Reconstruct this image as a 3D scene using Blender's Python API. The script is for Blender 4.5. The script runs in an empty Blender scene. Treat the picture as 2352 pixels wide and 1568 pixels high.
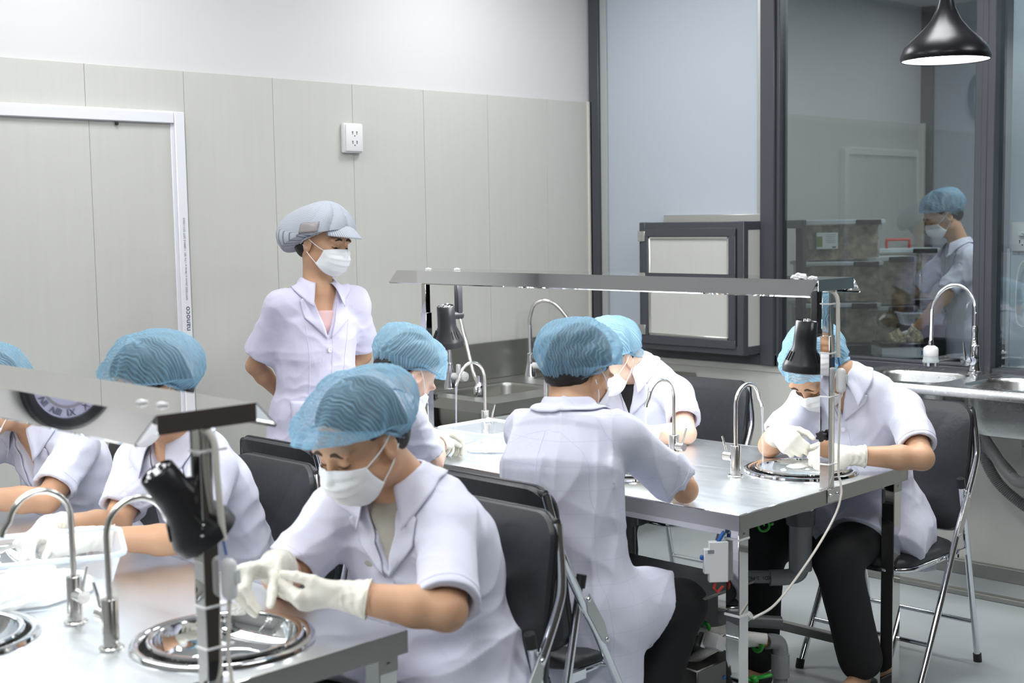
import bpy, bmesh, math, random
import numpy as np
from mathutils import Vector, Matrix
random.seed(7)
S = bpy.context.scene
COL = S.collection
PI = math.pi

# ------------------------------------------------------------------ camera
cam_d = bpy.data.cameras.new('camera')
cam = bpy.data.objects.new('camera', cam_d)
COL.objects.link(cam)
_p, _r, _y = [math.radians(a) for a in (5.28721134, -0.94000121, 45.24692584)]
_F = Vector((math.sin(_y)*math.cos(_p), math.cos(_y)*math.cos(_p), -math.sin(_p)))
_rt = Vector((math.cos(_y), -math.sin(_y), 0))
_up = _rt.cross(_F)
_R = _rt*math.cos(_r) + _up*math.sin(_r)
_U = _up*math.cos(_r) - _rt*math.sin(_r)
_m = Matrix((_R, _U, -_F)).transposed().to_4x4()
_m.translation = Vector((0, 0, 1.58))
cam.matrix_world = _m
cam_d.sensor_width = 36.0
cam_d.lens = 3026.2876/2352*36.0
cam_d.clip_start = 0.05
cam_d.dof.use_dof = True
cam_d.dof.focus_distance = 4.5
cam_d.dof.aperture_fstop = 4.0
S.camera = cam

# ------------------------------------------------------------------ view, world, room light
S.view_settings.view_transform = 'Standard'
S.view_settings.look = 'None'
S.view_settings.gamma = 1.0
S.view_settings.use_curve_mapping = False
S.view_settings.exposure = 0.17
S.cycles.use_denoising = True
S.cycles.max_bounces = 12
S.cycles.transparent_max_bounces = 24
S.cycles.sample_clamp_indirect = 6.0
world = bpy.data.worlds.new('world'); S.world = world
world.use_nodes = True
world.node_tree.nodes['Background'].inputs[0].default_value = (0.80, 0.88, 1.0, 1)
world.node_tree.nodes['Background'].inputs[1].default_value = 0.3

CEIL = 3.05
CEIL_W = 12.5          # watts of each ceiling panel in the workroom
BACK_W = 30.0          # of the one in the back room
PEND_W = 7.0           # pendant lamp
CEIL_SPOTS = [(0.2, 0.6), (2.3, 0.6), (4.3, 0.6), (0.2, 2.3), (2.3, 2.3), (4.3, 2.3), (0.2, 4.0), (2.3, 3.9), (4.3, 3.9)]

def area(name, loc, sx, sy, w, color=(1, 1, 1), rot=(0, 0, 0), parent=None, spread=PI):
    l = bpy.data.lights.new(name, 'AREA'); l.shape = 'RECTANGLE'
    l.size = sx; l.size_y = sy; l.energy = w; l.color = color; l.spread = spread
    o = bpy.data.objects.new(name, l); COL.objects.link(o)
    o.location = loc; o.rotation_euler = rot
    if parent: o.parent = parent
    return o

# ------------------------------------------------------------------ materials
MATS = {}
def mat(name, col, rough=0.5, metal=0.0, spec=0.5, bump=0.0, bscale=60.0, vary=0.0, vscale=8.0, coat=0.0, alpha=1.0, trans=0.0,
        ior=1.45, aniso=0.0, stretch=(1, 1, 1), sss=0.0, sheen=0.0, emit=None, estr=0.0, vcol=None, rvary=0.0, bdetail=4.0, subcol=None):
    m = bpy.data.materials.new(name); m.use_nodes = True
    nt = m.node_tree; b = nt.nodes['Principled BSDF']
    b.inputs['Base Color'].default_value = (*col, 1)
    b.inputs['Roughness'].default_value = rough
    b.inputs['Metallic'].default_value = metal
    b.inputs['Specular IOR Level'].default_value = spec
    b.inputs['IOR'].default_value = ior
    b.inputs['Alpha'].default_value = alpha
    b.inputs['Transmission Weight'].default_value = trans
    b.inputs['Coat Weight'].default_value = coat
    b.inputs['Sheen Weight'].default_value = sheen
    if sss:
        b.inputs['Subsurface Weight'].default_value = sss
        b.inputs['Subsurface Radius'].default_value = subcol or (0.012, 0.005, 0.003)
        b.inputs['Subsurface Scale'].default_value = 1.0
    if emit:
        b.inputs['Emission Color'].default_value = (*emit, 1)
        b.inputs['Emission Strength'].default_value = estr
    if bump or vary or rvary:
        tc = nt.nodes.new('ShaderNodeTexCoord'); mp = nt.nodes.new('ShaderNodeMapping')
        mp.inputs['Scale'].default_value = stretch
        nt.links.new(tc.outputs['Object'], mp.inputs[0])
    if bump:
        n = nt.nodes.new('ShaderNodeTexNoise'); n.inputs['Scale'].default_value = bscale; n.inputs['Detail'].default_value = bdetail
        bp = nt.nodes.new('ShaderNodeBump'); bp.inputs['Strength'].default_value = bump; bp.inputs['Distance'].default_value = 0.01
        nt.links.new(mp.outputs[0], n.inputs['Vector']); nt.links.new(n.outputs['Fac'], bp.inputs['Height'])
        nt.links.new(bp.outputs[0], b.inputs['Normal'])
    if vary or rvary:
        n2 = nt.nodes.new('ShaderNodeTexNoise'); n2.inputs['Scale'].default_value = vscale; n2.inputs['Detail'].default_value = 5
        nt.links.new(mp.outputs[0], n2.inputs['Vector'])
        rp = nt.nodes.new('ShaderNodeMapRange')
        rp.inputs['From Min'].default_value = 0.3; rp.inputs['From Max'].default_value = 0.7
        nt.links.new(n2.outputs['Fac'], rp.inputs['Value'])
        if vary:
            mx = nt.nodes.new('ShaderNodeMixRGB')
            c2 = vcol or tuple(max(0, c*(1-vary)) for c in col)
            mx.inputs[1].default_value = (*col, 1); mx.inputs[2].default_value = (*c2, 1)
            nt.links.new(rp.outputs[0], mx.inputs[0]); nt.links.new(mx.outputs[0], b.inputs['Base Color'])
        if rvary:
            r2 = nt.nodes.new('ShaderNodeMapRange')
            r2.inputs['To Min'].default_value = rough; r2.inputs['To Max'].default_value = rough + rvary
            nt.links.new(n2.outputs['Fac'], r2.inputs['Value']); nt.links.new(r2.outputs[0], b.inputs['Roughness'])
    MATS[name] = m
    return m

mat('panel_wall', (0.555, 0.553, 0.515), 0.5, bump=0.03, bscale=22, vary=0.03, vscale=7, stretch=(6, 6, 0.35), vcol=(0.57, 0.568, 0.532))
mat('upper_wall', (0.66, 0.66, 0.66), 0.8)
mat('white_trim', (0.78, 0.79, 0.83), 0.4)
mat('cream_trim', (0.62, 0.61, 0.55), 0.4)
mat('ceiling_white', (0.75, 0.75, 0.75), 0.9)
mat('floor_paint', (0.36, 0.40, 0.42), 0.22, vary=0.25, vscale=2.2, vcol=(0.44, 0.47, 0.485), bump=0.05, bscale=9, rvary=0.25)
mat('seam', (0.33, 0.33, 0.30), 0.8)
mat('dark_frame', (0.062, 0.066, 0.078), 0.38, bump=0.02, bscale=200)
mat('blue_panel', (0.455, 0.505, 0.565), 0.4)
mat('partition_white', (0.60, 0.67, 0.73), 0.5)
mat('steel_dark', (0.16, 0.155, 0.145), 0.28, 1.0, rvary=0.2, vscale=7)
mat('grey_edge', (0.40, 0.42, 0.42), 0.5)
mat('alu', (0.62, 0.62, 0.60), 0.35, 1.0)
mat('steel', (0.62, 0.625, 0.62), 0.20, 1.0, bump=0.03, bscale=40, stretch=(1, 14, 14), rvary=0.12, vscale=5)
mat('steel_top', (0.78, 0.81, 0.835), 0.27, 1.0, bump=0.03, bscale=26, stretch=(12, 1, 1), rvary=0.14, vscale=3)
mat('steel_darkened', (0.40, 0.40, 0.375), 0.28, 1.0, bump=0.03, bscale=30, rvary=0.15, vscale=7)  # same steel as the bench tops; its dark reflections are put into the colour
mat('added_counter_brown', (0.035, 0.028, 0.022), 0.6)
mat('steel_dull', (0.42, 0.42, 0.39), 0.30, 1.0, bump=0.05, bscale=30, rvary=0.2, vscale=7)
mat('mirror_steel', (0.63, 0.625, 0.61), 0.025, 1.0, bump=0.004, bscale=3, bdetail=1)
mat('dark_wall', (0.13, 0.12, 0.105), 0.8)
mat('mid_wall', (0.42, 0.42, 0.41), 0.8)
mat('polished', (0.78, 0.79, 0.80), 0.05, 1.0)
mat('chrome', (0.80, 0.82, 0.85), 0.09, 1.0)
mat('tap_steel', (0.68, 0.67, 0.64), 0.22, 1.0)
mat('black_vinyl', (0.024, 0.027, 0.031), 0.36, bump=0.12, bscale=45, spec=0.75, rvary=0.18, vscale=16)
mat('black_plastic', (0.018, 0.018, 0.019), 0.42)
mat('lamp_black', (0.020, 0.020, 0.022), 0.36, bump=0.03, bscale=500)
mat('pendant_black', (0.006, 0.006, 0.008), 0.32, spec=0.35)
mat('white_plastic', (0.80, 0.80, 0.80), 0.35)
mat('cream_cable', (0.74, 0.71, 0.64), 0.45)
mat('socket_hole', (0.02, 0.02, 0.02), 0.6)
mat('pvc_grey', (0.27, 0.28, 0.285), 0.35)
mat('hose_grey', (0.19, 0.19, 0.19), 0.45)
mat('pvc_dark', (0.10, 0.108, 0.112), 0.35)
mat('clip_green', (0.03, 0.36, 0.04), 0.35)
mat('valve_blue', (0.02, 0.12, 0.42), 0.35)
mat('brass', (0.36, 0.26, 0.10), 0.3, 1.0)
mat('hose_white', (0.72, 0.71, 0.66), 0.35, bump=0.25, bscale=260)
mat('red_plastic', (0.55, 0.05, 0.03), 0.4)
mat('print_dark', (0.03, 0.035, 0.06), 0.7)
mat('print_grey', (0.25, 0.26, 0.30), 0.7)
mat('clock_rim', (0.02, 0.022, 0.028), 0.4)
mat('clock_face', (0.42, 0.43, 0.62), 0.6)
mat('clock_band', (0.24, 0.24, 0.27), 0.7)
mat('soft_tissue', (0.80, 0.80, 0.82), 0.9, bump=0.4, bscale=60)
mat('diffuser', (0.9, 0.9, 0.9), 0.5, emit=(1, 1, 1), estr=6.0)
mat('tube_glow', (0.9, 0.9, 0.9), 0.5, emit=(0.95, 0.98, 1), estr=8.0)
mat('lamp_glow', (0.9, 0.9, 0.9), 0.5, emit=(0.94, 0.97, 1), estr=9.0)
mat('lamp_inside', (0.85, 0.85, 0.85), 0.5)
mat('led_grid', (0.55, 0.56, 0.56), 0.3, bump=0.6, bscale=120)
mat('white_box', (0.62, 0.64, 0.66), 0.45)
mat('scale_black', (0.015, 0.015, 0.017), 0.25)
mat('table_dark', (0.030, 0.030, 0.032), 0.4)
mat('label_paper', (0.70, 0.75, 0.74), 0.7)
mat('label_green', (0.16, 0.26, 0.06), 0.7)
mat('label_blue', (0.10, 0.22, 0.55), 0.7)
mat('nest_dry', (0.50, 0.43, 0.27), 0.9, bump=0.6, bscale=50, vary=0.6, vscale=24, vcol=(0.10, 0.085, 0.05))
mat('white_nest', (0.84, 0.83, 0.78), 0.7, bump=0.6, bscale=55)
mat('vinyl_back', (0.020, 0.018, 0.018), 0.5)
mat('earth', (0.3, 0.25, 0.2), 0.8)

def glass_mat(name, tint, tfac, rough, refl=1.0):
    m = bpy.data.materials.new(name); m.use_nodes = True
    nt = m.node_tree; nt.nodes.clear()
    out = nt.nodes.new('ShaderNodeOutputMaterial'); mix = nt.nodes.new('ShaderNodeMixShader')
    tr = nt.nodes.new('ShaderNodeBsdfTransparent'); tr.inputs[0].default_value = (*tint, 1)
    gl = nt.nodes.new('ShaderNodeBsdfGlossy'); gl.inputs['Roughness'].default_value = rough
    fr = nt.nodes.new('ShaderNodeFresnel'); fr.inputs[0].default_value = 1.5
    mul = nt.nodes.new('ShaderNodeMath'); mul.operation = 'MULTIPLY'; mul.inputs[1].default_value = refl; mul.use_clamp = True
    nt.links.new(fr.outputs[0], mul.inputs[0]); nt.links.new(mul.outputs[0], mix.inputs[0])
    nt.links.new(tr.outputs[0], mix.inputs[1]); nt.links.new(gl.outputs[0], mix.inputs[2])
    nt.links.new(mix.outputs[0], out.inputs[0])
    MATS[name] = m; return m
glass_mat('window_glass', (0.90, 0.94, 0.95), 0, 0.0, 1.5)

def film_mat(name, col, opac, rough=0.35, bump=0.0, bscale=40, rim=0.35, translucent=0.5, pattern=None):
    """Thin milky plastic / nonwoven sheet: part transparent, part diffuse and translucent; more opaque edge-on."""
    m = bpy.data.materials.new(name); m.use_nodes = True
    nt = m.node_tree; nt.nodes.clear(); N = nt.nodes.new; L = nt.links.new
    out = N('ShaderNodeOutputMaterial'); mix = N('ShaderNodeMixShader')
    tr = N('ShaderNodeBsdfTransparent')
    df = N('ShaderNodeBsdfDiffuse'); df.inputs[0].default_value = (*col, 1)
    tl = N('ShaderNodeBsdfTranslucent'); tl.inputs[0].default_value = (*col, 1)
    gl = N('ShaderNodeBsdfGlossy'); gl.inputs['Roughness'].default_value = rough
    m1 = N('ShaderNodeMixShader'); m1.inputs[0].default_value = translucent
    m2 = N('ShaderNodeMixShader'); m2.inputs[0].default_value = 0.06
    L(df.outputs[0], m1.inputs[1]); L(tl.outputs[0], m1.inputs[2])
    L(m1.outputs[0], m2.inputs[1]); L(gl.outputs[0], m2.inputs[2])
    lw = N('ShaderNodeLayerWeight'); lw.inputs[0].default_value = 0.35
    mr = N('ShaderNodeMapRange'); mr.inputs['To Min'].default_value = opac; mr.inputs['To Max'].default_value = min(1, opac+rim)
    L(lw.outputs['Facing'], mr.inputs['Value'])
    fac = mr.outputs[0]
    tc = N('ShaderNodeTexCoord')
    if pattern:      # crinkled nonwoven: thin bunched lines that are denser
        amp, sc, dist = pattern
        uv = N('ShaderNodeUVMap')
        mp = N('ShaderNodeMapping'); mp.inputs['Scale'].default_value = sc
        L(uv.outputs[0], mp.inputs[0])
        w = N('ShaderNodeTexWave'); w.inputs['Scale'].default_value = 1.0; w.inputs['Distortion'].default_value = dist
        w.inputs['Detail'].default_value = 3; w.inputs['Detail Scale'].default_value = 1.3
        w.bands_direction = 'Y'
        L(mp.outputs[0], w.inputs['Vector'])
        pw = N('ShaderNodeMath'); pw.operation = 'POWER'; pw.inputs[1].default_value = 2.2
        L(w.outputs['Fac'], pw.inputs[0])
        nz = N('ShaderNodeTexNoise'); nz.inputs['Scale'].default_value = 22; nz.inputs['Detail'].default_value = 3
        L(tc.outputs['Object'], nz.inputs['Vector'])
        mu = N('ShaderNodeMath'); mu.operation = 'MULTIPLY'
        L(pw.outputs[0], mu.inputs[0]); L(nz.outputs['Fac'], mu.inputs[1])
        mu2 = N('ShaderNodeMath'); mu2.operation = 'MULTIPLY'; mu2.inputs[1].default_value = amp*1.8
        L(mu.outputs[0], mu2.inputs[0])
        ad = N('ShaderNodeMath'); ad.operation = 'ADD'; ad.use_clamp = True
        L(fac, ad.inputs[0]); L(mu2.outputs[0], ad.inputs[1]); fac = ad.outputs[0]
        bp = N('ShaderNodeBump'); bp.inputs['Strength'].default_value = 0.3; bp.inputs['Distance'].default_value = 0.004
        L(w.outputs['Fac'], bp.inputs['Height']); L(bp.outputs[0], df.inputs['Normal']); L(bp.outputs[0], gl.inputs['Normal'])
    elif bump:
        nz = N('ShaderNodeTexNoise'); nz.inputs['Scale'].default_value = bscale; nz.inputs['Detail'].default_value = 4
        L(tc.outputs['Object'], nz.inputs['Vector'])
        bp = N('ShaderNodeBump'); bp.inputs['Strength'].default_value = bump; bp.inputs['Distance'].default_value = 0.01
        L(nz.outputs['Fac'], bp.inputs['Height']); L(bp.outputs[0], gl.inputs['Normal']); L(bp.outputs[0], df.inputs['Normal'])
    L(fac, mix.inputs[0]); L(tr.outputs[0], mix.inputs[1]); L(m2.outputs[0], mix.inputs[2]); L(mix.outputs[0], out.inputs[0])
    MATS[name] = m; return m
film_mat('clear_tub', (0.80, 0.86, 0.92), 0.26, 0.15, rim=0.5)
film_mat('tub_rim', (0.78, 0.85, 0.92), 0.78, 0.2)
film_mat('storage_clear', (0.62, 0.66, 0.66), 0.20, 0.2)
film_mat('storage_lid', (0.80, 0.86, 0.88), 0.85, 0.3)
film_mat('water', (0.75, 0.80, 0.82), 0.10, 0.03, bump=0.35, bscale=26, rim=0.25)
film_mat('water_stream', (0.85, 0.88, 0.95), 0.25, 0.05)
film_mat('hairnet_blue', (0.33, 0.60, 0.79), 0.33, 0.6, rim=0.55, pattern=(0.34, (1, 1, 1), 5.0))
film_mat('hairnet_light', (0.40, 0.68, 0.86), 0.46, 0.6, rim=0.45, pattern=(0.34, (1, 1, 1), 5.0))

# ------------------------------------------------------------------ mesh builder
class MB:
    def __init__(self): self.v = []; self.f = []
    def raw(self, v, f):
        o = len(self.v); self.v += [tuple(map(float, p)) for p in v]; self.f += [tuple(i+o for i in q) for q in f]; return self
    def box(self, c, s, bev=0.0, rot=None, seg=1):
        bm = bmesh.new(); bmesh.ops.create_cube(bm, size=1)
        bmesh.ops.scale(bm, vec=s, verts=bm.verts)
        if bev: bmesh.ops.bevel(bm, geom=bm.edges[:], offset=bev, segments=seg, profile=0.5, affect='EDGES')
        M = Matrix.Translation(c) @ (rot.to_4x4() if rot is not None else Matrix.Identity(4))
        bm.transform(M); bm.verts.index_update()
        self.raw([v.co for v in bm.verts], [[v.index for v in f.verts] for f in bm.faces]); bm.free(); return self
    def bb(self, lo, hi, bev=0.0, seg=1):
        return self.box([(a+b)/2 for a, b in zip(lo, hi)], [abs(b-a) for a, b in zip(lo, hi)], bev, None, seg)
    def tube(self, pts, r, n=12, caps=True, closed=False):
        pts = [Vector(p) for p in pts]; k = len(pts)
        rr = r if hasattr(r, '__len__') else [r]*k
        rings = []; ref = None
        for i, p in enumerate(pts):
            if closed: t = pts[(i+1) % k]-pts[i-1]
            else: t = pts[min(i+1, k-1)]-pts[max(i-1, 0)]
            t.normalize()
            if ref is None:
                ref = Vector((0, 0, 1)) if abs(t.z) < 0.9 else Vector((1, 0, 0))
            ref = ref - t*ref.dot(t)
            if ref.length < 1e-5: ref = t.orthogonal()
            ref.normalize(); b = t.cross(ref)
            rings.append([p + (ref*math.cos(a)+b*math.sin(a))*rr[i] for a in [2*PI*j/n for j in range(n)]])
        vs = [q for ring in rings for q in ring]; fs = []
        for i in range(k if closed else k-1):
            for j in range(n):
                a, b2 = i*n+j, i*n+(j+1) % n; i2 = (i+1) % k
                fs.append((a, b2, i2*n+(j+1) % n, i2*n+j))
        if caps and not closed: fs += [tuple(range(n))[::-1], tuple((k-1)*n+j for j in range(n))]
        return self.raw(vs, fs)
    def cyl(self, a, b, r1, r2=None, n=24): return self.tube([a, b], [r1, r1 if r2 is None else r2], n)
    def lathe(self, prof, c=(0, 0, 0), n=40, M=None, close=False):
        vs = []; fs = []; k = len(prof)
        for r, z in prof:
            for j in range(n):
                a = 2*PI*j/n; p = Vector((r*math.cos(a), r*math.sin(a), z))
                if M is not None: p = M @ p
                vs.append(p+Vector(c))
        for i in range(k if close else k-1):
            for j in range(n):
                i2 = (i+1) % k
                fs.append((i*n+j, i*n+(j+1) % n, i2*n+(j+1) % n, i2*n+j))
        return self.raw(vs, fs)
    def prism(self, poly, h0, h1, axis='z'):
        def mk(a, b, h): return {'z': (a, b, h), 'y': (a, h, b), 'x': (h, a, b)}[axis]
        n = len(poly); vs = [mk(a, b, h0) for a, b in poly]+[mk(a, b, h1) for a, b in poly]
        fs = [tuple(range(n))[::-1], tuple(range(n, 2*n))]+[(i, (i+1) % n, n+(i+1) % n, n+i) for i in range(n)]
        return self.raw(vs, fs)
    def torus(self, c, R, r, n=48, m=10, M=None):
        prof = [(R+r*math.cos(a), r*math.sin(a)) for a in [2*PI*i/m for i in range(m)]]
        return self.lathe(prof, c, n, M, close=True)
    def build(self, name, m, parent=None, smooth=True, ang=40, off=None):
        me = bpy.data.meshes.new(name)
        vs = self.v if off is None else [(a-off[0], b-off[1], c-off[2]) for a, b, c in self.v]
        me.from_pydata(vs, [], self.f); me.validate()
        bm = bmesh.new(); bm.from_mesh(me); bmesh.ops.recalc_face_normals(bm, faces=bm.faces); bm.to_mesh(me); bm.free()
        me.materials.append(MATS[m] if isinstance(m, str) else m)
        if smooth:
            me.polygons.foreach_set('use_smooth', [True]*len(me.polygons))
            me.set_sharp_from_angle(angle=math.radians(ang))
        o = bpy.data.objects.new(name, me); COL.objects.link(o)
        if parent is not None: o.parent = parent
        return o

def thing(name, label, cat, loc=(0, 0, 0), rotz=0.0, group=None):
    o = bpy.data.objects.new(name, None); COL.objects.link(o)
    o.empty_display_size = 0.1
    o.location = loc; o.rotation_euler = (0, 0, rotz); o['label'] = label; o['category'] = cat
    if group: o['group'] = group
    return o
def tag(o, label, cat, group=None, kind=None):
    o['label'] = label; o['category'] = cat
    if group: o['group'] = group
    if kind: o['kind'] = kind
    return o
def struct(o, label=None):
    o['kind'] = 'structure'
    if label: o['label'] = label
    return o
def kids(o): return [c for c in bpy.data.objects if c.parent == o]
def dup(root, loc, rotz=0.0, label=None, group=None):
    r = root.copy(); COL.objects.link(r); r.location = loc; r.rotation_euler = (0, 0, rotz)
    if label: r['label'] = label
    if group: r['group'] = group
    for ch in kids(root):
        c = ch.copy(); COL.objects.link(c); c.parent = r
        for g in kids(ch):
            d = g.copy(); COL.objects.link(d); d.parent = c
    return r
def arc(c, r, a0, a1, n, ax=(1, 0, 0), ay=(0, 0, 1)):
    c = Vector(c); ax = Vector(ax); ay = Vector(ay)
    return [c+ax*r*math.cos(a0+(a1-a0)*i/n)+ay*r*math.sin(a0+(a1-a0)*i/n) for i in range(n+1)]
def spline(pts, n=8):
    P = [Vector(p) for p in pts]; P = [P[0]*2-P[1]]+P+[P[-1]*2-P[-2]]; out = []
    for i in range(1, len(P)-2):
        for k in range(n):
            t = k/n; a, b, c, d = P[i-1:i+3]
            out.append(0.5*((2*b)+(c-a)*t+(2*a-5*b+4*c-d)*t*t+(3*b-a-3*c+d)*t**3))
    out.append(P[-2]); return out
def text_mesh(name, body, size, m, align='CENTER', depth=.0004):
    cu = bpy.data.curves.new(name, 'FONT'); cu.body = body; cu.size = size; cu.extrude = depth; cu.resolution_u = 3
    cu.align_x = align; cu.align_y = 'CENTER'
    o = bpy.data.objects.new(name, cu); COL.objects.link(o)
    bpy.context.view_layer.update()
    me = bpy.data.meshes.new_from_object(o.evaluated_get(bpy.context.evaluated_depsgraph_get()))
    bpy.data.objects.remove(o); bpy.data.curves.remove(cu)
    me.materials.clear(); me.materials.append(MATS[m]); me.name = name
    o = bpy.data.objects.new(name, me); COL.objects.link(o); return o
def text_obj(name, body, size, M, m, parent=None, depth=0.0004, align='CENTER'):
    o = text_mesh(name, body, size, m, align, depth)
    if parent is not None:
        o.parent = parent; M = Matrix.Translation(parent.location).inverted() @ M
    o.matrix_local = M
    return o
# ------------------------------------------------------------------ the room
XW, YW, ZS = 5.42, 4.745, 2.2       # window wall, panelled wall, height of the wall panels
X0, Y0 = -1.6, -1.8                 # the two walls behind the camera
BX = 8.93                           # far wall of the back room
struct(MB().bb((X0-.1, Y0-.1, -.1), (BX+.2, YW+.2, 0)).build('floor', 'floor_paint', smooth=False))
struct(MB().bb((X0-.1, Y0-.1, CEIL), (BX+.2, YW+.2, CEIL+.1)).build('ceiling', 'ceiling_white', smooth=False))
wl = struct(MB().bb((X0, YW+.012, 0), (XW, YW+.12, CEIL)).build('wall_left', 'upper_wall', smooth=False))
pn = MB()
seams = [X0, -.98, -.55, -.11, .32, .75, 1.19, 1.62, 2.055, 2.489, 2.92, 3.354, 3.786, 4.215, 4.64, 5.069, 5.385]
for a, b in zip(seams[:-1], seams[1:]): pn.bb((a+.0008, YW, 0), (b-.0008, YW+.014, ZS), .0008)
p = pn.build('wall_panel', 'panel_wall', wl, smooth=False)
MB().bb((X0, YW+.006, 0), (XW-.03, YW+.013, ZS-.002)).build('panel_seam', 'seam', wl, smooth=False)
struct(MB().bb((X0-.1, Y0-.1, 0), (X0, YW, CEIL)).build('wall_rear', 'mid_wall', smooth=False))
struct(MB().bb((X0, Y0-.1, 0), (BX, Y0, CEIL)).build('wall_near', 'dark_wall', smooth=False))
# corner moulding where the panels end
tr = MB()
tr.bb((5.385, YW-.010, 0), (5.405, YW+.012, ZS+.004), .003); tr.bb((5.400, YW-.022, 0), (5.438, YW+.012, ZS+.004), .003); tr.bb((5.416, YW-.028, 0), (5.428, YW, ZS+.004), .002)
struct(tr.build('trim_1', 'cream_trim'))
# wall panels under the windows, and the panel strip of it
wr = struct(MB().bb((XW, Y0, 0), (XW+.09, YW, .852)).build('wall_right', 'panel_wall', smooth=False))
MB().bb((XW-.006, Y0, .818), (XW+.002, YW, .852), .002).build('panel_strip', 'panel_wall', wr)
struct(MB().bb((XW-.030, Y0, 0), (XW, YW, .062), .003).build('baseboard_right', 'steel_dull'))
struct(MB().bb((X0, YW-.012, 0), (XW, YW, .07), .003).build('baseboard_left', 'steel_dull'))
# long floor channel of dull steel beside the wall
fl = MB(); fl.bb((5.085, Y0+.4, 0), (5.125, 3.6, .022), .003)
struct(fl.build('floor_channel', 'steel_dull'))

# ------- door in the panelled wall
d = MB()
d.bb((1.93, YW-.022, 0), (2.868, YW-.004, 2.0), .002)
door = struct(d.build('door_1', 'panel_wall', smooth=False))
f = MB()
f.bb((1.88, YW-.040, 1.985), (2.846, YW, 2.028), .003); f.bb((1.88, YW-.034, 2.012), (2.85, YW, 2.034), .003)
f.bb((2.848, YW-.042, 0), (2.892, YW, 2.032), .003); f.bb((2.836, YW-.028, 0), (2.850, YW, 1.99), .002); f.bb((1.86, YW-.042, 0), (1.90, YW, 2.032), .003)
f.build('door_frame', 'white_trim', door)
MB().bb((2.4865, YW-.0228, 0), (2.4885, YW-.02, 1.985)).build('door_seam', 'seam', door, smooth=False)
MB().box((2.60, YW-.030, 1.975), (.010, .012, .012), .002).build('door_catch', 'black_plastic', door)
Mt = Matrix(((0, -1, 0, 2.872), (0, 0, -1, YW-.0426), (1, 0, 0, 1.245), (0, 0, 0, 1)))
t = text_obj('print', 'nanoco', .034, Matrix(((0, -1, 0, 2.872), (0, 0, -1, YW-.0424), (1, 0, 0, 1.20), (0, 0, 0, 1))), 'print_dark', door)
t2 = text_obj('print', 'NWV2035 35mm x 18mm x 1.7m 001 1-0844-0 2077 07/11/2023', .0125, Matrix(((0, -1, 0, 2.872), (0, 0, -1, YW-.0424), (1, 0, 0, 1.275), (0, 0, 0, 1))), 'print_grey', door, align='LEFT')

# ------- window wall: dark frames, one solid bay, two glazed bays
GZ = .90
fr = struct(MB().bb((XW-.02, 4.675, .856), (XW+.07, YW-.002, CEIL), .003).build('window_1', 'dark_frame'))
def bar(lo, hi, parent, nm='frame'): return MB().bb(lo, hi, .003).build(nm, 'dark_frame', parent)
bar((XW-.022, 3.55, .852), (XW+.07, 4.675, .908), fr)
w2 = struct(MB().bb((XW-.030, 3.565, .852), (XW+.08, 3.645, CEIL), .004).build('window_2', 'dark_frame'))
bar((XW-.012, 3.545, .90), (XW+.06, 3.566, CEIL), w2)
bar((XW-.022, 2.56, .852), (XW+.07, 3.566, .912), w2)
bar((XW-.010, 2.56, .912), (XW+.05, 3.546, .926), w2)
w3 = struct(MB().bb((XW-.030, 2.478, .852), (XW+.08, 2.566, CEIL), .004).build('window_3', 'dark_frame'))
bar((XW-.034, 2.51, .90), (XW-.028, 2.535, CEIL), w3)
bar((XW-.022, Y0, .852), (XW+.07, 2.478, .915), w3)
# solid pale blue bay
bp = MB().bb((XW+.01, 3.64, .90), (XW+.03, 4.68, CEIL)).build('infill_panel', 'blue_panel', fr, smooth=False)
e = MB(); e.bb((XW-.004, 4.632, .90), (XW+.012, 4.676, CEIL), .002)
e.build('edge_strip', 'grey_edge', fr)
e = MB(); e.bb((XW-.006, 3.646, 1.55), (XW+.012, 3.676, CEIL), .002); e.bb((XW-.02, 3.646, 1.548), (XW+.012, 4.24, 1.588), .003)
e.build('cover_strip', 'alu', fr)
# glass
MB().bb((XW+.014, 2.56, .915), (XW+.016, 3.555, CEIL)).build('glass', 'window_glass', w2, smooth=False)
MB().bb((XW+.014, Y0, .915), (XW+.016, 2.485, CEIL)).build('glass', 'window_glass', w3, smooth=False)

# ------- back room behind the glass
struct(MB().bb((XW+.09, 4.668, 0), (BX+.2, 4.76, CEIL)).build('wall_back_left', 'upper_wall', smooth=False))
bpn = struct(MB().bb((XW+.09, 4.655, 0), (BX-.02, 4.672, 2.215)).build('wall_back_panel', 'panel_wall', smooth=False))
struct(MB().bb((BX-.03, 4.62, 0), (BX+.005, 4.665, 2.22), .003).build('trim_2', 'cream_trim'))
struct(MB().bb((BX+.01, 4.58, 0), (BX+.06, 4.67, CEIL), .003).build('trim_3', 'dark_frame'))
struct(MB().bb((BX+.05, Y0, 0), (BX+.12, 4.67, CEIL)).build('wall_back_far', 'blue_panel', smooth=False))
struct(MB().bb((XW+.13, Y0, .6), (XW+.17, 2.476, CEIL)).build('wall_partition', 'partition_white', smooth=False))
struct(MB().bb((XW+.115, 2.468, .6), (XW+.17, 2.482, 1.42), .002).build('trim_4', 'white_trim'))

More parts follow.
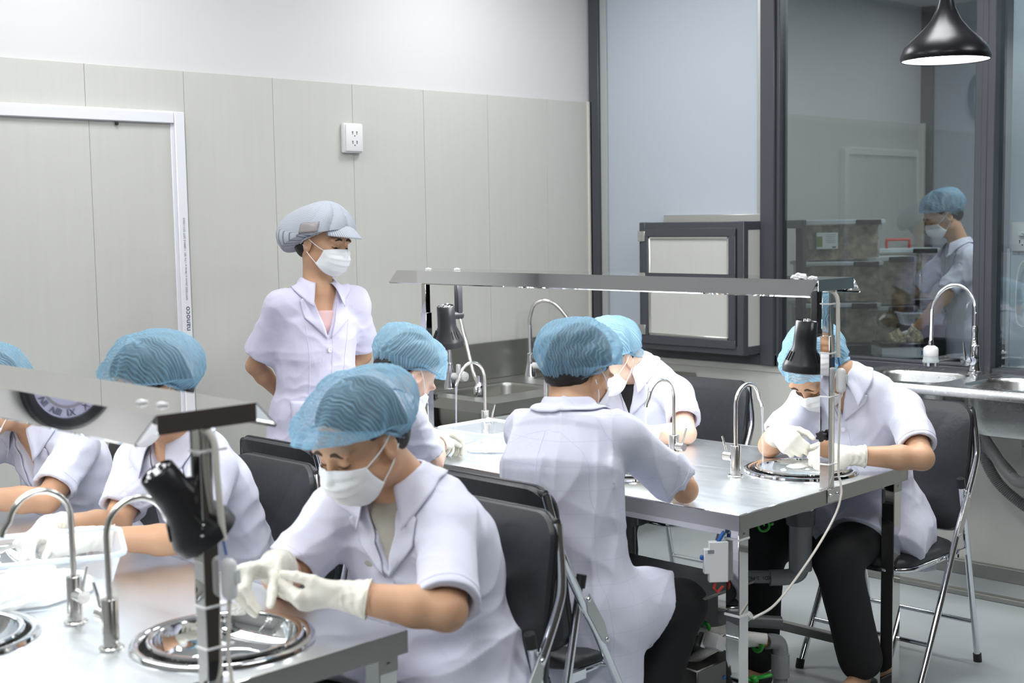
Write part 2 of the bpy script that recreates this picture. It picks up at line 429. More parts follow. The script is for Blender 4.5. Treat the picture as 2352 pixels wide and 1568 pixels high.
# ------- ceiling lamps (panels that light the room)
cl = thing('ceiling_light', 'square white ceiling light panel set flush above the workbenches', 'ceiling light', (0, 0, CEIL), group='ceiling light panels')
g = MB()
for a, b in (((-.31, -.31), (.31, -.29)), ((-.31, .29), (.31, .31)), ((-.31, -.29), (-.29, .29)), ((.29, -.29), (.31, .29))): g.bb((*a, -.012), (*b, -.001), .002)
g.build('frame', 'white_trim', cl)
MB().bb((-.29, -.29, -.006), (.29, .29, -.001)).build('diffuser', 'diffuser', cl, smooth=False)
for i, (x, y) in enumerate(CEIL_SPOTS):
    o = cl if i == 0 else dup(cl, (x, y, CEIL))
    o.location = (x, y, CEIL)
    area('ceiling_lamp_light', (x, y, CEIL-.02), .58, .58, CEIL_W, (0.97, 0.985, 1.0))
area('back_room_light', (7.3, 2.7, CEIL-.02), .58, .58, BACK_W, (0.95, 0.98, 1.0))

# ------- wall clock high on the panelled wall left of the door, outside the frame (seen mirrored in the near canopy)
def wall_clock(loc, rot):
    c = thing('wall_clock', 'round dark rimmed wall clock with roman numerals mirrored in the near canopy', 'clock', loc)
    c.rotation_euler = rot
    MB().lathe([(.0, 0), (.22, 0), (.225, .01), (.22, .045), (.205, .05), (.17, .03), (.168, .024)], n=64).build('rim', 'clock_rim', c)
    MB().lathe([(.0, .022), (.168, .024)], n=64).build('dial', 'clock_face', c)
    MB().lathe([(.112, .0255), (.124, .0255), (.124, .0245), (.112, .0245)], n=64, close=True).build('minute_track', 'clock_band', c)
    for i, s in enumerate(['XII', 'I', 'II', 'III', 'IIII', 'V', 'VI', 'VII', 'VIII', 'IX', 'X', 'XI']):
        a = PI/2-i*PI/6
        o = text_mesh('numeral', s, .045, 'print_dark'); o.parent = c
        o.location = (.142*math.cos(a), .142*math.sin(a), .027); o.rotation_euler = (0, 0, a-PI/2)
    MB().box((.03, .02, .030), (.07, .007, .002), .001, Matrix.Rotation(.6, 3, 'Z')).build('hour_hand', 'print_dark', c)
    MB().box((-.02, .045, .032), (.11, .005, .002), .001, Matrix.Rotation(2.0, 3, 'Z')).build('minute_hand', 'print_dark', c)
    c.scale = (.85, .85, .85)
    return c
wall_clock((.81, YW+.012, 2.475), (PI/2, 0, 0))

# ------- double wall socket
def wall_socket(name, label, M, kind=0):
    s = thing(name, label, 'socket')
    s.matrix_world = M
    MB().bb((-.054, -.066, 0), (.054, .066, .026), .006, 2).build('back_box', 'white_plastic', s)
    MB().bb((-.048, -.060, .024), (.048, .060, .034), .004, 2).build('face_plate', 'white_plastic', s)
    for z in (.021, -.021):
        h = MB()
        for dx in (-.012, .012): h.box((dx, z+.006, .034), (.006, .004, .002)); h.box((dx, z, .034), (.003, .012, .002))
        h.cyl((0, z-.012, .033), (0, z-.012, .0352), .003, n=10)
        h.build('outlet', 'socket_hole', s)
    return s
wall_socket('wall_socket', 'white double wall socket high on the grey panelled wall, right of the door', Matrix(((1, 0, 0, 3.768), (0, 0, -1, YW), (0, 1, 0, 1.957), (0, 0, 0, 1))))
so = wall_socket('wall_socket', 'white double socket behind the right window with a white plug in it', Matrix(((0, 0, -1, XW+.13), (-1, 0, 0, 2.405), (0, 1, 0, 1.47), (0, 0, 0, 1))))
pl = thing('power_plug', 'white plug in the socket behind the right window, its cord leading right', 'plug', (XW+.09, 2.40, 1.487))
MB().box((0, 0, 0), (.05, .028, .024), .006, seg=2).build('plug_body', 'white_plastic', pl)
MB().tube(spline([(-.02, 0, 0), (-.05, -.06, -.002), (-.05, -.18, .004), (-.03, -.4, -.05)]), .004).build('cord', 'white_plastic', pl)
hd = thing('hand_dryer', 'white rounded wall dispenser behind the right window under the socket', 'dispenser', (XW+.13, 2.25, 1.14))
MB().box((-.06, 0, .16), (.12, .22, .30), .05, seg=4).build('housing', 'white_plastic', hd)
MB().box((-.065, 0, .045), (.10, .19, .06), .02, seg=3).build('outlet_lip', 'white_plastic', hd)
MB().tube(spline([(-.04, .09, .25), (-.05, .16, .20), (-.05, .17, .0), (-.05, .14, -.05), (-.05, .11, 0), (-.05, .085, .12)]), .004).build('cord', 'white_plastic', hd)

# ------- pass box set in the solid bay
pb = thing('pass_box', 'grey framed pass-through hatch with a pale panel door under the blue wall bay', 'hatch', (5.25, 3.96, .909))
bx0, bx1, by0, by1, h = 0, .55, -.32, .32, .645
k = MB()
for y in (by0, by1):
    s = 1 if y < 0 else -1
    for x in (bx0, bx1-.04): k.bb((x, y, 0), (x+.04, y+s*.04, h), .003)
    for z in (.0012, h-.0412): k.bb((bx0+.02, y+s*.0012, z), (bx1-.02, y+s*.0388, z+.04), .003)
for x in (bx0, bx1-.04):
    for z in (.0008, h-.0408): k.bb((x+.0012, by0+.02, z), (x+.0388, by1-.02, z+.04), .003)
k.build('frame', 'dark_frame', pb)
k = MB(); k.bb((.02, by0+.006, .035), (.15, by0+.02, h-.035)); k.bb((.02, by1-.02, .035), (.15, by1-.006, h-.035)); k.bb((.02, by0+.01, h-.03), (.53, by1-.01, h-.01)); k.bb((.02, by0+.01, .01), (.53, by1-.01, .03)); k.bb((.30, by0+.01, .03), (.32, by1-.01, h-.03))
k.build('side_panel', 'panel_wall', pb, smooth=False)
dr = MB()
for a, b in (((by0+.045, .03), (by1-.02, .072)), ((by0+.045, h-.072), (by1-.02, h-.03)), ((by0+.045, .07), (by0+.085, h-.07)), ((by1-.06, .07), (by1-.02, h-.07))): dr.bb((-.008, a[0], a[1]), (.026, b[0], b[1]), .002)
dr = dr.build('door', 'dark_frame', pb)
q = MB()
y0, y1, z0, z1 = by0+.083, by1-.058, .070, h-.070
for a, b in (((y0, z0), (y1, z0+.016)), ((y0, z1-.016), (y1, z1)), ((y0, z0), (y0+.014, z1)), ((y1-.014, z0), (y1, z1))): q.bb((-.004, a[0], a[1]), (.012, b[0], b[1]), .004)
q.build('glazing_bead', 'alu', dr)
MB().bb((.004, y0, z0), (.02, y1, z1)).build('door_panel', 'panel_wall', dr, smooth=False)
for z in (.075, h-.095):
    q = MB(); q.bb((-.012, by1-.022, z), (-.004, by1+.001, z+.05), .001); q.bb((-.013, by1-.046, z), (-.007, by1-.026, z+.05), .001); q.cyl((-.013, by1-.024, z), (-.013, by1-.024, z+.05), .0035, n=8)
    for dz in (.008, .025, .042):
        for dy in (-.008, -.036): q.lathe([(0, .002), (.0028, .0012), (.003, 0)], (-.0125, by1+dy, z+dz), 8, Matrix(((0, 0, -1), (0, 1, 0), (1, 0, 0))))
    q.build('hinge', 'alu', dr)
# ------------------------------------------------------------------ sinks
def rrect(x0, y0, x1, y1, r, n=8):
    out = []
    for cx, cy, a in ((x1-r, y1-r, 0), (x0+r, y1-r, PI/2), (x0+r, y0+r, PI), (x1-r, y0+r, 1.5*PI)):
        out += [(cx+r*math.cos(a+PI/2*i/n), cy+r*math.sin(a+PI/2*i/n)) for i in range(n+1)]
    return out
def loft(rings, caps=(False, False)):
    """rings: lists of equal length of 3-D points"""
    m = MB(); n = len(rings[0]); vs = [p for r in rings for p in r]; fs = []
    for i in range(len(rings)-1):
        for j in range(n): fs.append((i*n+j, i*n+(j+1) % n, (i+1)*n+(j+1) % n, (i+1)*n+j))
    if caps[0]: fs.append(tuple(range(n))[::-1])
    if caps[1]: fs.append(tuple((len(rings)-1)*n+j for j in range(n)))
    return m.raw(vs, fs)
def bowl_loft(x0, y0, x1, y1, r, ztop, depth, taper=.03, wall=0.0):
    rr = []
    for t, ins in ((0, -.004), (.004, 0), (.02, .003), (depth*.6, taper*.5), (depth-.03, taper), (depth-.008, taper+.012), (depth, taper+.04)):
        rr.append([(x, y, ztop-t) for x, y in rrect(x0+ins, y0+ins, x1-ins, y1-ins, max(.02, r-ins*.3))])
    return loft(rr, (False, True))
def frame_plate(mb, outer, holes, z):
    """flat plate with rounded holes: outer (x0,y0,x1,y1), holes side by side along one axis share cells"""
    ys = None
    for (cell, (hx0, hy0, hx1, hy1, r)) in holes:
        n = 8; ring = rrect(hx0, hy0, hx1, hy1, r, n); x0, y0, x1, y1 = cell
        cs = [(x1, y1), (x0, y1), (x0, y0), (x1, y0)]
        outr = []
        for k in range(4):
            outr += [cs[k]]*(n+1)
        vs = [(x, y, z) for x, y in ring]+[(x, y, z) for x, y in outr]; m = len(ring)
        mb.raw(vs, [(i, (i+1) % m, m+(i+1) % m, m+i) for i in range(m)])
# right-hand double sink under the window
sk = thing('double_sink', 'brushed steel double bowl sink hung under the right window', 'sink', (5.0, 2.4, .90))
sx0, sx1, sy0, sy1 = -.155, .385, -.55, .545
top = MB()
b1 = (-.105, .075, .265, .48, .10); b2 = (-.115, -.47, .275, -.005, .12)
frame_plate(top, None, [((sx0, .035, sx1, sy1), b1), ((sx0, sy0, sx1, .035), b2)], 0)
lip = [[(x, y, z) for x, y in rrect(sx0-o, sy0-o, sx1+o, sy1+o, .03+o)] for o, z in ((0, 0), (.006, -.003), (.010, -.012), (.010, -.036), (.004, -.040), (-.02, -.040))]
top.raw(loft(lip).v, loft(lip).f)
top.build('rim', 'steel', sk)
for b in (b1, b2):
    bw = bowl_loft(*b, 0, .19 if b is b1 else .20, .025).build('bowl', 'steel', sk)
    cx, cy = (b[0]+b[2])/2, (b[1]+b[3])/2
    MB().lathe([(.0, -.001), (.025, .0), (.045, .004), (.05, .001)], (cx, cy, -.19 if b is b1 else -.20), 24).build('strainer', 'polished', bw)
tp = MB(); cx, cy = (b2[0]+b2[2])/2, (b2[1]+b2[3])/2
tp.lathe([(.0, -.24), (.038, -.24), (.038, -.20), (.045, -.198)], (cx, cy, 0), 24)
tp.lathe([(.034, -.30), (.036, -.285), (.036, -.245), (.032, -.24)], (cx, cy, 0), 24)
tp.build('waste_cup', 'steel_dull', sk)
tr_ = MB(); tr_.tube(spline([(cx, cy, -.29), (cx, cy, -.345), (cx+.005, cy+.015, -.385), (cx+.02, cy+.06, -.395), (cx+.04, cy+.12, -.36), (cx+.08, cy+.20, -.29), (cx+.12, cy+.26, -.24)], 6), .024, 14)
tr_.build('trap', 'hose_grey', sk)
def ribbed(pts, r, pitch=.008, amp=.0025, n=14):
    P = spline(pts, 20); L = [0]
    for a, b in zip(P[:-1], P[1:]): L.append(L[-1]+(Vector(b)-Vector(a)).length)
    N = int(L[-1]/pitch*4); out = []; rs = []; j = 0
    for i in range(N+1):
        s = L[-1]*i/N
        while j < len(P)-2 and L[j+1] < s: j += 1
        t = (s-L[j])/max(1e-9, L[j+1]-L[j]); out.append(Vector(P[j]).lerp(Vector(P[j+1]), t)); rs.append(r+amp*math.sin(2*PI*s/pitch))
    return MB().tube(out, rs, n)
ribbed([(cx+.03, cy+.09, -.375), (cx+.08, cy+.20, -.30), (cx+.115, cy+.29, -.23), (cx+.13, cy+.315, -.12)], .021).build('waste_hose', 'hose_grey', sk)
hose = ribbed([(cx+.16, cy+.30, -.18), (cx+.17, cy+.27, -.34), (cx+.20, cy+.20, -.47), (cx+.22, cy+.02, -.585), (cx+.23, cy-.2, -.68), (cx+.24, cy-.5, -.80)], .022).build('drain_hose', 'hose_grey', sk)
MB().cyl((cx+.215, cy+.085, -.553), (cx+.2215, cy+.0, -.598), .0245).build('hose_joint', 'hose_grey', sk)
# flexible tap on it
ft = thing('kitchen_tap', 'chrome kitchen tap with flexible spring neck and white spray head, right sink', 'tap', (5.33, 2.52, .90))
q = MB(); q.lathe([(0, 0), (.032, 0), (.032, .006), (.026, .010), (.021, .03), (.019, .11), (.020, .115), (.016, .12), (.014, .16), (.0155, .19), (.013, .2), (0, .2)], n=24); q.build('body', 'chrome', ft)
lv = MB(); lv.cyl((0, 0, .055), (-.05, -.012, .055), .017); lv.lathe([(0, 0), (.021, 0), (.022, .01), (0, .012)], (-.052, .010, .055), 20, Matrix(((0, 0, -1), (0, 1, 0), (1, 0, 0)))); lv.tube([(-.058, .014, .06), (-.062, .018, .10), (-.066, .02, .135)], [.009, .006, .004], 10); lv.build('lever', 'chrome', ft)
neck = [(0, 0, .195)]+[(-.0, .0, .25)]+arc((-.105, .045, .26), .115, 0, PI, 14, Vector((.92, -.39, 0)), (0, 0, 1))+[(-.212, .09, .2), (-.214, .091, .145)]
ribbed(neck, .0085, .004, .0009, 10).build('spring_neck', 'chrome', ft)
hx, hy = -.214, .091
q = MB(); q.lathe([(.010, .15), (.012, .135), (.010, .12)], (hx, hy, 0), 16); q.build('head_collar', 'chrome', ft)
q = MB(); q.lathe([(.0, .128), (.016, .128), (.028, .12), (.031, .112), (.031, .087), (.030, .085)], (hx, hy, 0), 24); q.build('spray_head', 'white_plastic', ft)
q = MB(); q.lathe([(.030, .086), (.031, .07), (.034, .065), (.033, .056)], (hx, hy, 0), 24); q.build('aerator', 'storage_lid', ft)
q = MB(); q.lathe([(.034, .058), (.034, .044), (.0, .044)], (hx, hy, 0), 24); q.build('head_ring', 'chrome', ft)

# left-hand sink counter along the panelled wall
lk = thing('sink_counter', 'dull steel double sink counter with tall splashback against the panelled wall', 'sink', (3.97, YW-.016, .785))
c1 = (.10, -.50, .60, -.16, .05); c2 = (.76, -.50, 1.28, -.16, .05)
m = MB(); frame_plate(m, None, [((0, -.68, .68, 0), c1), ((.68, -.68, 1.44, 0), c2)], 0)
m.bb((0, -.682, -.048), (1.44, -.680, 0)); m.bb((-.002, -.68, -.048), (0, 0, 0)); m.bb((0, -.682, -.05), (1.44, -.64, -.048)); m.bb((-.002, -.68, -.05), (.04, 0, -.048)); m.build('counter', 'steel_dull', lk, smooth=False)
MB().bb((0, -.02, 0), (1.44, -.001, .185), .002).build('splashback', 'steel_dull', lk)
for c in (c1, c2): bowl_loft(*c, 0, .22, .02).build('bowl', 'steel_dull', lk)
for x, y in ((.05, -.63), (1.38, -.63), (.05, -.06), (1.38, -.06)): MB().bb((x-.02, y-.02, -.785), (x+.02, y+.02, -.05)).build('leg', 'steel_dull', lk)
MB().bb((.01, -.66, -.40), (1.43, -.05, -.16)).build('apron', 'steel_dull', lk)
def wall_tap(label, loc, turn, hose_pts):
    t = thing('utility_tap', label, 'tap', loc)
    q = MB(); q.lathe([(0, 0), (.032, 0), (.030, .012), (.020, .06), (.016, .10), (.017, .115), (.012, .12), (.011, .26), (.0, .262)], n=20); q.build('body', 'chrome', t)
    q = MB(); q.cyl((0, 0, .055), (turn*.02, -.06, .055), .016); q.lathe([(0, 0), (.024, 0), (.026, .012), (.022, .03), (0, .034)], (turn*.022, -.055, .055), 18, Matrix(((1, 0, 0), (0, 0, -1), (0, 1, 0)))); q.bb((-.008, -.07, .07), (.008, -.05, .115), .003); q.build('valve', 'white_plastic', t)
    MB().tube(spline(hose_pts), .0095, 12).build('neck', 'tap_steel', t)
    return t
u1 = wall_tap('chrome utility tap with white valve at the left end of the sink counter', (4.235, 4.62, .785), 1, [(0, 0, .25), (.0, -.01, .33), (-.02, -.08, .36), (-.05, -.16, .26), (-.075, -.24, .10), (-.105, -.31, .04)])
e = Vector((-.105, -.31, .04))
q = MB(); q.lathe([(.009, .05), (.011, .03), (.012, .02)], e, 14); q.lathe([(0, -.05), (.017, -.05), (.021, -.035), (.019, -.02), (.022, -.008), (.018, .005), (.012, .02)], e, 18)
q.box(e+Vector((-.02, 0, -.02)), (.018, .02, .045), .004); q.build('spray_end', 'chrome', u1)
u2 = wall_tap('chrome utility tap with grey gooseneck hose at the right end of the sink counter', (4.80, 4.63, .785), 1, [(0, 0, .25), (0, 0, .29), (.01, -.02, .36), (.04, -.06, .385), (.08, -.11, .36), (.12, -.17, .27), (.14, -.2, .18)])

# ------------------------------------------------------------------ steel workbench
HOLES = [(.185, .22), (-.185, .65), (.185, 1.13), (-.185, 1.56)]
HR = .170
def bench(name, label, loc):
    t = thing(name, label, 'workbench', loc, group='steel workbenches')
    W, L, T = .472, 1.82, .045
    m = MB()
    ycuts = [0, .435, .89, 1.345, L]
    for (hx, hy), y0, y1 in zip(HOLES, ycuts[:-1], ycuts[1:]):
        n = 64; angs = sorted(set([2*PI*i/n for i in range(n)]+[math.atan2(cy-hy, cx-hx) % (2*PI) for cx in (-W, W) for cy in (y0, y1)]))
        ring = [(hx+HR*math.cos(a), hy+HR*math.sin(a)) for a in angs]; out = []
        for a in angs:
            c, s = math.cos(a), math.sin(a)
            tx = ((W if c > 0 else -W)-hx)/c if abs(c) > 1e-9 else 1e9
            ty = ((y1 if s > 0 else y0)-hy)/s if abs(s) > 1e-9 else 1e9
            r = min(tx, ty); out.append((hx+c*r, hy+s*r))
        k = len(angs)
        m.raw([(x, y, 0) for x, y in ring]+[(x, y, 0) for x, y in out], [(i, (i+1) % k, k+(i+1) % k, k+i) for i in range(k)])
    m.build('tabletop', 'steel_top', t, smooth=False)
    m = MB()
    m.bb((-W, -.0015, -T), (W, .0015, -.0005)); m.bb((-W, L-.0015, -T), (W, L+.0015, -.0005))
    m.bb((-W-.0015, -.0015, -T), (-W+.0015, L, -.0005)); m.bb((W-.0015, -.0015, -T), (W+.0015, L, -.0005))
    m.bb((-W, 0, -T-.001), (-W+.03, L, -T)); m.bb((W-.03, 0, -T-.001), (W, L, -T)); m.bb((-W, 0, -T-.001), (W, .03, -T))
    m.build('apron', 'steel_darkened', t, smooth=False)
    ed = MB(); ed.tube([(-W, 0, -.001), (W, 0, -.001), (W, L, -.001), (-W, L, -.001), (-W, 0, -.001)], .002, 8); ed.build('top_edge', 'polished', t)
    for x in (-W+.004, W-.012): MB().bb((x, .05, -T-.018), (x+.008, L-.05, -T-.001)).build('under_strip', 'alu', t, smooth=False)
    for x in (-W+.04, W-.04):
        for y in (.035, L-.035):
            g = MB(); g.bb((x-.023, y-.023, -.745), (x+.023, y+.023, -T), .002); g = g.build('leg', 'mirror_steel', t)
            b = MB(); b.bb((x-.024, y-.0245, -T-.035), (x+.024, y-.0225, -T)); b.lathe([(0, .003), (.004, .002), (.005, 0)], (x, y-.0245, -T-.017), 10, Matrix(((1, 0, 0), (0, 0, -1), (0, 1, 0)))); b.build('bracket', 'steel_dull', g)
            MB().bb((x-.026, y-.026, -.76), (x+.026, y+.026, -.744), .003).build('foot', 'black_plastic', g)
    for x in (-W+.04, W-.04): MB().bb((x-.015, .06, -.63), (x+.015, L-.06, -.60), .002).build('stretcher', 'steel_dull', t)
    return t
RT, LT = (3.435, 2.07, .76), (1.21, 1.98, .76)
bench('steel_workbench', 'stainless steel workbench in the middle of the room under the longer canopy', RT)
bench('steel_workbench', 'stainless steel workbench at front left with the clock mirrored in its canopy', LT)
del bench

# wash basins let into the benches: outer ring with bowl, loose inner bowl, drain
def basin(label, loc):
    t = thing('wash_basin', label, 'basin', loc, group='basins let into the benches')
    m = MB(); m.lathe([(.160, .000), (.162, .006), (.166, .010), (.174, .011), (.180, .008), (.182, .001), (.178, .0003)], n=64); m.build('rim', 'polished', t)
    m = MB(); m.lathe([(.161, .004), (.158, -.01), (.150, -.05), (.13, -.078), (.08, -.086), (0, -.088)], n=48); m.build('bowl', 'steel', t)
    m = MB(); m.lathe([(.0, -.093), (.045, -.093), (.045, -.125), (.0, -.125)], n=24); m.build('waste_collar', 'steel', t)
    return t
def inner_bowl(label, loc, water=False, tilt=(0, 0)):
    t = thing('steel_bowl', label, 'bowl', loc, group='loose steel bowls in the basins'); t.rotation_euler = (*tilt, 0)
    m = MB(); m.lathe([(.140, .001), (.1405, .005), (.145, .0075), (.151, .007), (.153, .003), (.150, .001)], n=64); m.build('rim', 'polished', t)
    m = MB(); m.lathe([(.1405, .003), (.139, -.004), (.128, -.030), (.10, -.052), (.085, -.057), (0, -.058)], n=64); m.build('body', 'polished', t)
    if water:
        w = MB(); w.lathe([(0, -.003), (.07, -.003), (.139, -.003)], n=48); w.build('water', 'water', t)
    return t
LB = [('wash basin at the right end of the middle bench, its bowl full', 'water-filled steel bowl in front of the bowed worker at the right end of the bench'),
      ('wash basin in front of the worker seen from behind, middle bench', 'steel bowl before the worker seen from behind'),
      ('wash basin before the worker whose net touches her neighbour at the middle bench', 'steel bowl before the worker facing left at the middle bench'),
      ('wash basin at the far left end of the middle bench', 'steel bowl under the gloved hand at the far end of the middle bench')]
LL = [('wash basin at the front corner of the near bench beside the canopy post', 'wide steel bowl under the gloved hands of the foreground worker'),
      ('wash basin at the left picture edge on the near bench', 'steel bowl at the left picture edge in front of the plastic tub'),
      ('wash basin in the middle of the near bench', 'steel bowl in the middle of the near bench'),
      ('wash basin at the far end of the near bench', 'steel bowl at the far end of the near bench')]
for (T, names) in ((RT, LB), (LT, LL)):
    for i, (hx, hy) in enumerate(HOLES):
        basin(names[i][0], (T[0]+hx, T[1]+hy, T[2]))
        inner_bowl(names[i][1], (T[0]+hx+(-.004 if i else .004), T[1]+hy-.004, T[2]+.009), water=(T is RT and i == 0))

# bench taps
def bench_tap(label, loc, rz, stream=False):
    t = thing('bench_tap', label, 'tap', loc, rz, group='gooseneck taps on the benches')
    m = MB(); m.lathe([(0, 0), (.025, 0), (.025, .004), (.023, .006), (.0165, .006), (.0165, .098), (.015, .100), (0, .100)], n=28); m.build('body', 'tap_steel', t)
    m = MB(); m.cyl((0, .012, .062), (0, .042, .062), .014, n=20); m.build('valve', 'tap_steel', t)
    m = MB(); m.tube([(0, .034, .07), (-.004, .040, .10), (-.008, .046, .125)], [.004, .0035, .003], 10); m.build('lever', 'tap_steel', t)
    pth = [(0, 0, .09), (0, 0, .16)]+arc((.066, 0, .222), .066, PI, .22, 18)+[(.142, 0, .222), (.1475, 0, .208)]
    m = MB(); m.tube(pth, .0062, 14); m.build('spout', 'tap_steel', t)
    if stream:
        m = MB(); m.tube([(.1475, 0, .208), (.149, 0, .16), (.1505, 0, .10), (.1515, 0, .010)], [.0045, .003, .0026, .003], 10); m.build('water_stream', 'water_stream', t)
    return t
TAPS = [(-.025, .325, 0, True), (.015, .60, PI, True), (0, 1.17, 0, False), (.015, 1.50, PI, True)]
NR = ['gooseneck tap nearest the right end of the middle bench, running into the full bowl', 'gooseneck tap in front of the worker facing left, lever turned out to the right',
      'gooseneck tap half hidden behind the net of the worker seen from behind', 'gooseneck tap behind the clear tub at the far end of the middle bench']
NL = ['gooseneck tap beside the lamp post on the near bench, its spout behind the lamp', 'gooseneck tap with round side valve just in front of the plastic tub, near bench',
      'gooseneck tap in the middle of the near bench behind the plastic tub', 'gooseneck tap at the far end of the near bench']
for (T, nm, o) in ((RT, NR, 0), (LT, NL, 1)):
    for i, (x, y, rz, s) in enumerate(TAPS):
        if o and i == 0: x, y = .012, .345
        if o and i == 1: x, y = .045, .555
        bench_tap(nm[i], (T[0]+x, T[1]+y, T[2]), rz, s and not o)

# ------------------------------------------------------------------ light canopies over the benches
def canopy(name, label, T, top, y0, y1, joint, cx, tube_w):
    t = thing(name, label, 'light canopy', (T[0]+cx, T[1], T[2]), group='mirror steel light canopies')
    z1 = top-T[2]; a, b = y0-T[1], y1-T[1]; hw, bw, dz = .100, .143, .045
    m = MB(); th = .0016
    prof = [(-bw+.004, z1-dz-.004), (-bw, z1-dz), (-hw, z1), (hw, z1), (bw, z1-dz), (bw-.004, z1-dz-.004)]
    ins = [(-bw+.007, z1-dz-.003), (-bw+.0035, z1-dz+.0006), (-hw+.001, z1-th), (hw-.001, z1-th), (bw-.0035, z1-dz+.0006), (bw-.007, z1-dz-.003)]
    poly = prof+ins[::-1]
    for i in range(5):
        q = [prof[i], prof[i+1], ins[i+1], ins[i]]
        m.prism(q, a, b, 'y')
    m.build('hood', 'mirror_steel', t, smooth=False)
    for y in (a-.0016, b): MB().bb((-hw+.001, y, z1-.034), (hw-.001, y+.0016, z1-.0005)).build('end_plate', 'mirror_steel', t, smooth=False)
    for i, x in enumerate((-.055, .055)):
        g = MB(); g.tube([(x, a+.22, z1-.026), (x, b-.10, z1-.026)], .008, 12); g.build('light_tube', 'tube_glow', t)
    g = MB(); g.bb((-.09, a+.18, z1-.016), (.09, b-.06, z1-.006)); g.build('tube_base', 'white_plastic', t)
    for y, sgn in ((.012, 1), (1.808, -1)):
        p = MB(); p.bb((-.0125, y-.0125, joint-T[2]-.12), (.0125, y+.0125, z1-.004), .0015); p.build('inner_post', 'mirror_steel', t)
        p = MB(); p.bb((-.016, y-.016, .002), (.016, y+.016, joint-T[2]), .0015); p = p.build('post_sleeve', 'mirror_steel', t)
        br = MB(); yy = -.004 if sgn > 0 else 1.824
        br.bb((-.045, min(y, yy), .0005), (.04, max(y, yy), .0022)); br.bb((-.022, yy-.0015, -.040), (.045, yy+.0015, .001), .0005)
        br.build('bracket', 'steel', p)
        bl = MB()
        for x in (-.008, .032): bl.lathe([(0, .005), (.004, .004), (.0065, 0)], (x, yy-sgn*.0015, -.018), 12, Matrix(((1, 0, 0), (0, 0, -sgn), (0, sgn, 0))))
        bl.build('bolt', 'polished', p)
        if sgn < 0 or True:
            k = MB(); R = Matrix(((0, 0, -1 if sgn > 0 else 1), (0, 1, 0), (1, 0, 0)))
            star = [(.014+.003*math.cos(6*an), an) for an in [2*PI*i/36 for i in range(36)]]
            k.raw([R @ Vector((r*math.cos(an), r*math.sin(an), h))+Vector((0, y, joint-T[2]-.30 if sgn > 0 else .125)) for h in (.026, .040) for r, an in star],
                  [tuple(range(36)), tuple(range(36, 72))]+[(i, (i+1) % 36, 36+(i+1) % 36, 36+i) for i in range(36)])
            k.cyl(R @ Vector((0, 0, .012))+Vector((0, y, joint-T[2]-.30 if sgn > 0 else .125)), R @ Vector((0, 0, .03))+Vector((0, y, joint-T[2]-.30 if sgn > 0 else .125)), .006, n=10)
            k.build('clamp_knob', 'black_plastic', p)
    L = b-a
    area('canopy_tube_light', (0, (a+b)/2, z1-.040), .16, L-.35, tube_w, (0.93, 0.97, 1.0), parent=t)
    return t
RC = canopy('light_canopy', 'long mirror steel light canopy over the middle bench, tissue scraps on top', RT, 1.391, 2.055, 3.93, 1.222, 0.0, 11.5)
LC = canopy('light_canopy', 'mirror steel light canopy over the near bench reflecting a wall clock', LT, 1.262, 1.97, 3.80, 1.06, 0.025, 4.0)
def cable(label, parent_T, x, top, jt, group, tail):
    t = thing('power_cable', label, 'cable', (parent_T[0]+x, parent_T[1], parent_T[2]), group=group)
    z = top-parent_T[2]; yf = -.012
    MB().tube(spline([(-.05, .06, z-.034), (-.02, .02, z-.03), (.006, yf, z-.05), (.010, yf-.004, z-.12), (.018, yf, z-.20), (.022, yf, z-.235)]), .0062, 12).build('sheath', 'cream_cable', t)
    s = MB(); s.box((.026, yf-.006, z-.305), (.026, .028, .075), .012, seg=3); s = s.build('switch', 'white_plastic', t)
    MB().box((.034, yf-.021, z-.300), (.012, .003, .026), .0015).build('rocker', 'label_paper', s)
    MB().tube([(.020, yf, z-.235), (.024, yf-.002, z-.262)], .0022, 8).build('blue_wire', 'valve_blue', t)
    MB().tube(spline([(.026, yf-.004, z-.338), (.022, yf-.004, z-.40), (.020, yf-.003, .06), (.020, yf-.010, .02), (.010, yf-.018, -.02)]+tail), .0036, 10).build('lead', 'cream_cable', t)
    for h in (z-.075, z-.222, z-.352, .075):
        k = MB(); k.bb((-.0195, -.007, h-.002), (.028, .0165+.012, h+.002), .001); k.bb((.026, -.006, h-.0025), (.040, -.002, h+.0025), .001); k.build('cable_tie', 'white_plastic', t)
    return t
cable('cream lamp cable with switch on the right post of the long canopy', RT, 0.0, 1.391, 1.222, 'lamp cables on the canopy posts', [(-.03, -.03, -.08), (-.16, -.035, -.17), (-.33, -.03, -.27), (-.42, -.01, -.30)])
cable('cream lamp cable with inline switch on the post of the near bench at left', LT, .025, 1.262, 1.06, 'lamp cables on the canopy posts', [(-.01, -.03, -.1), (-.03, -.02, -.3)])

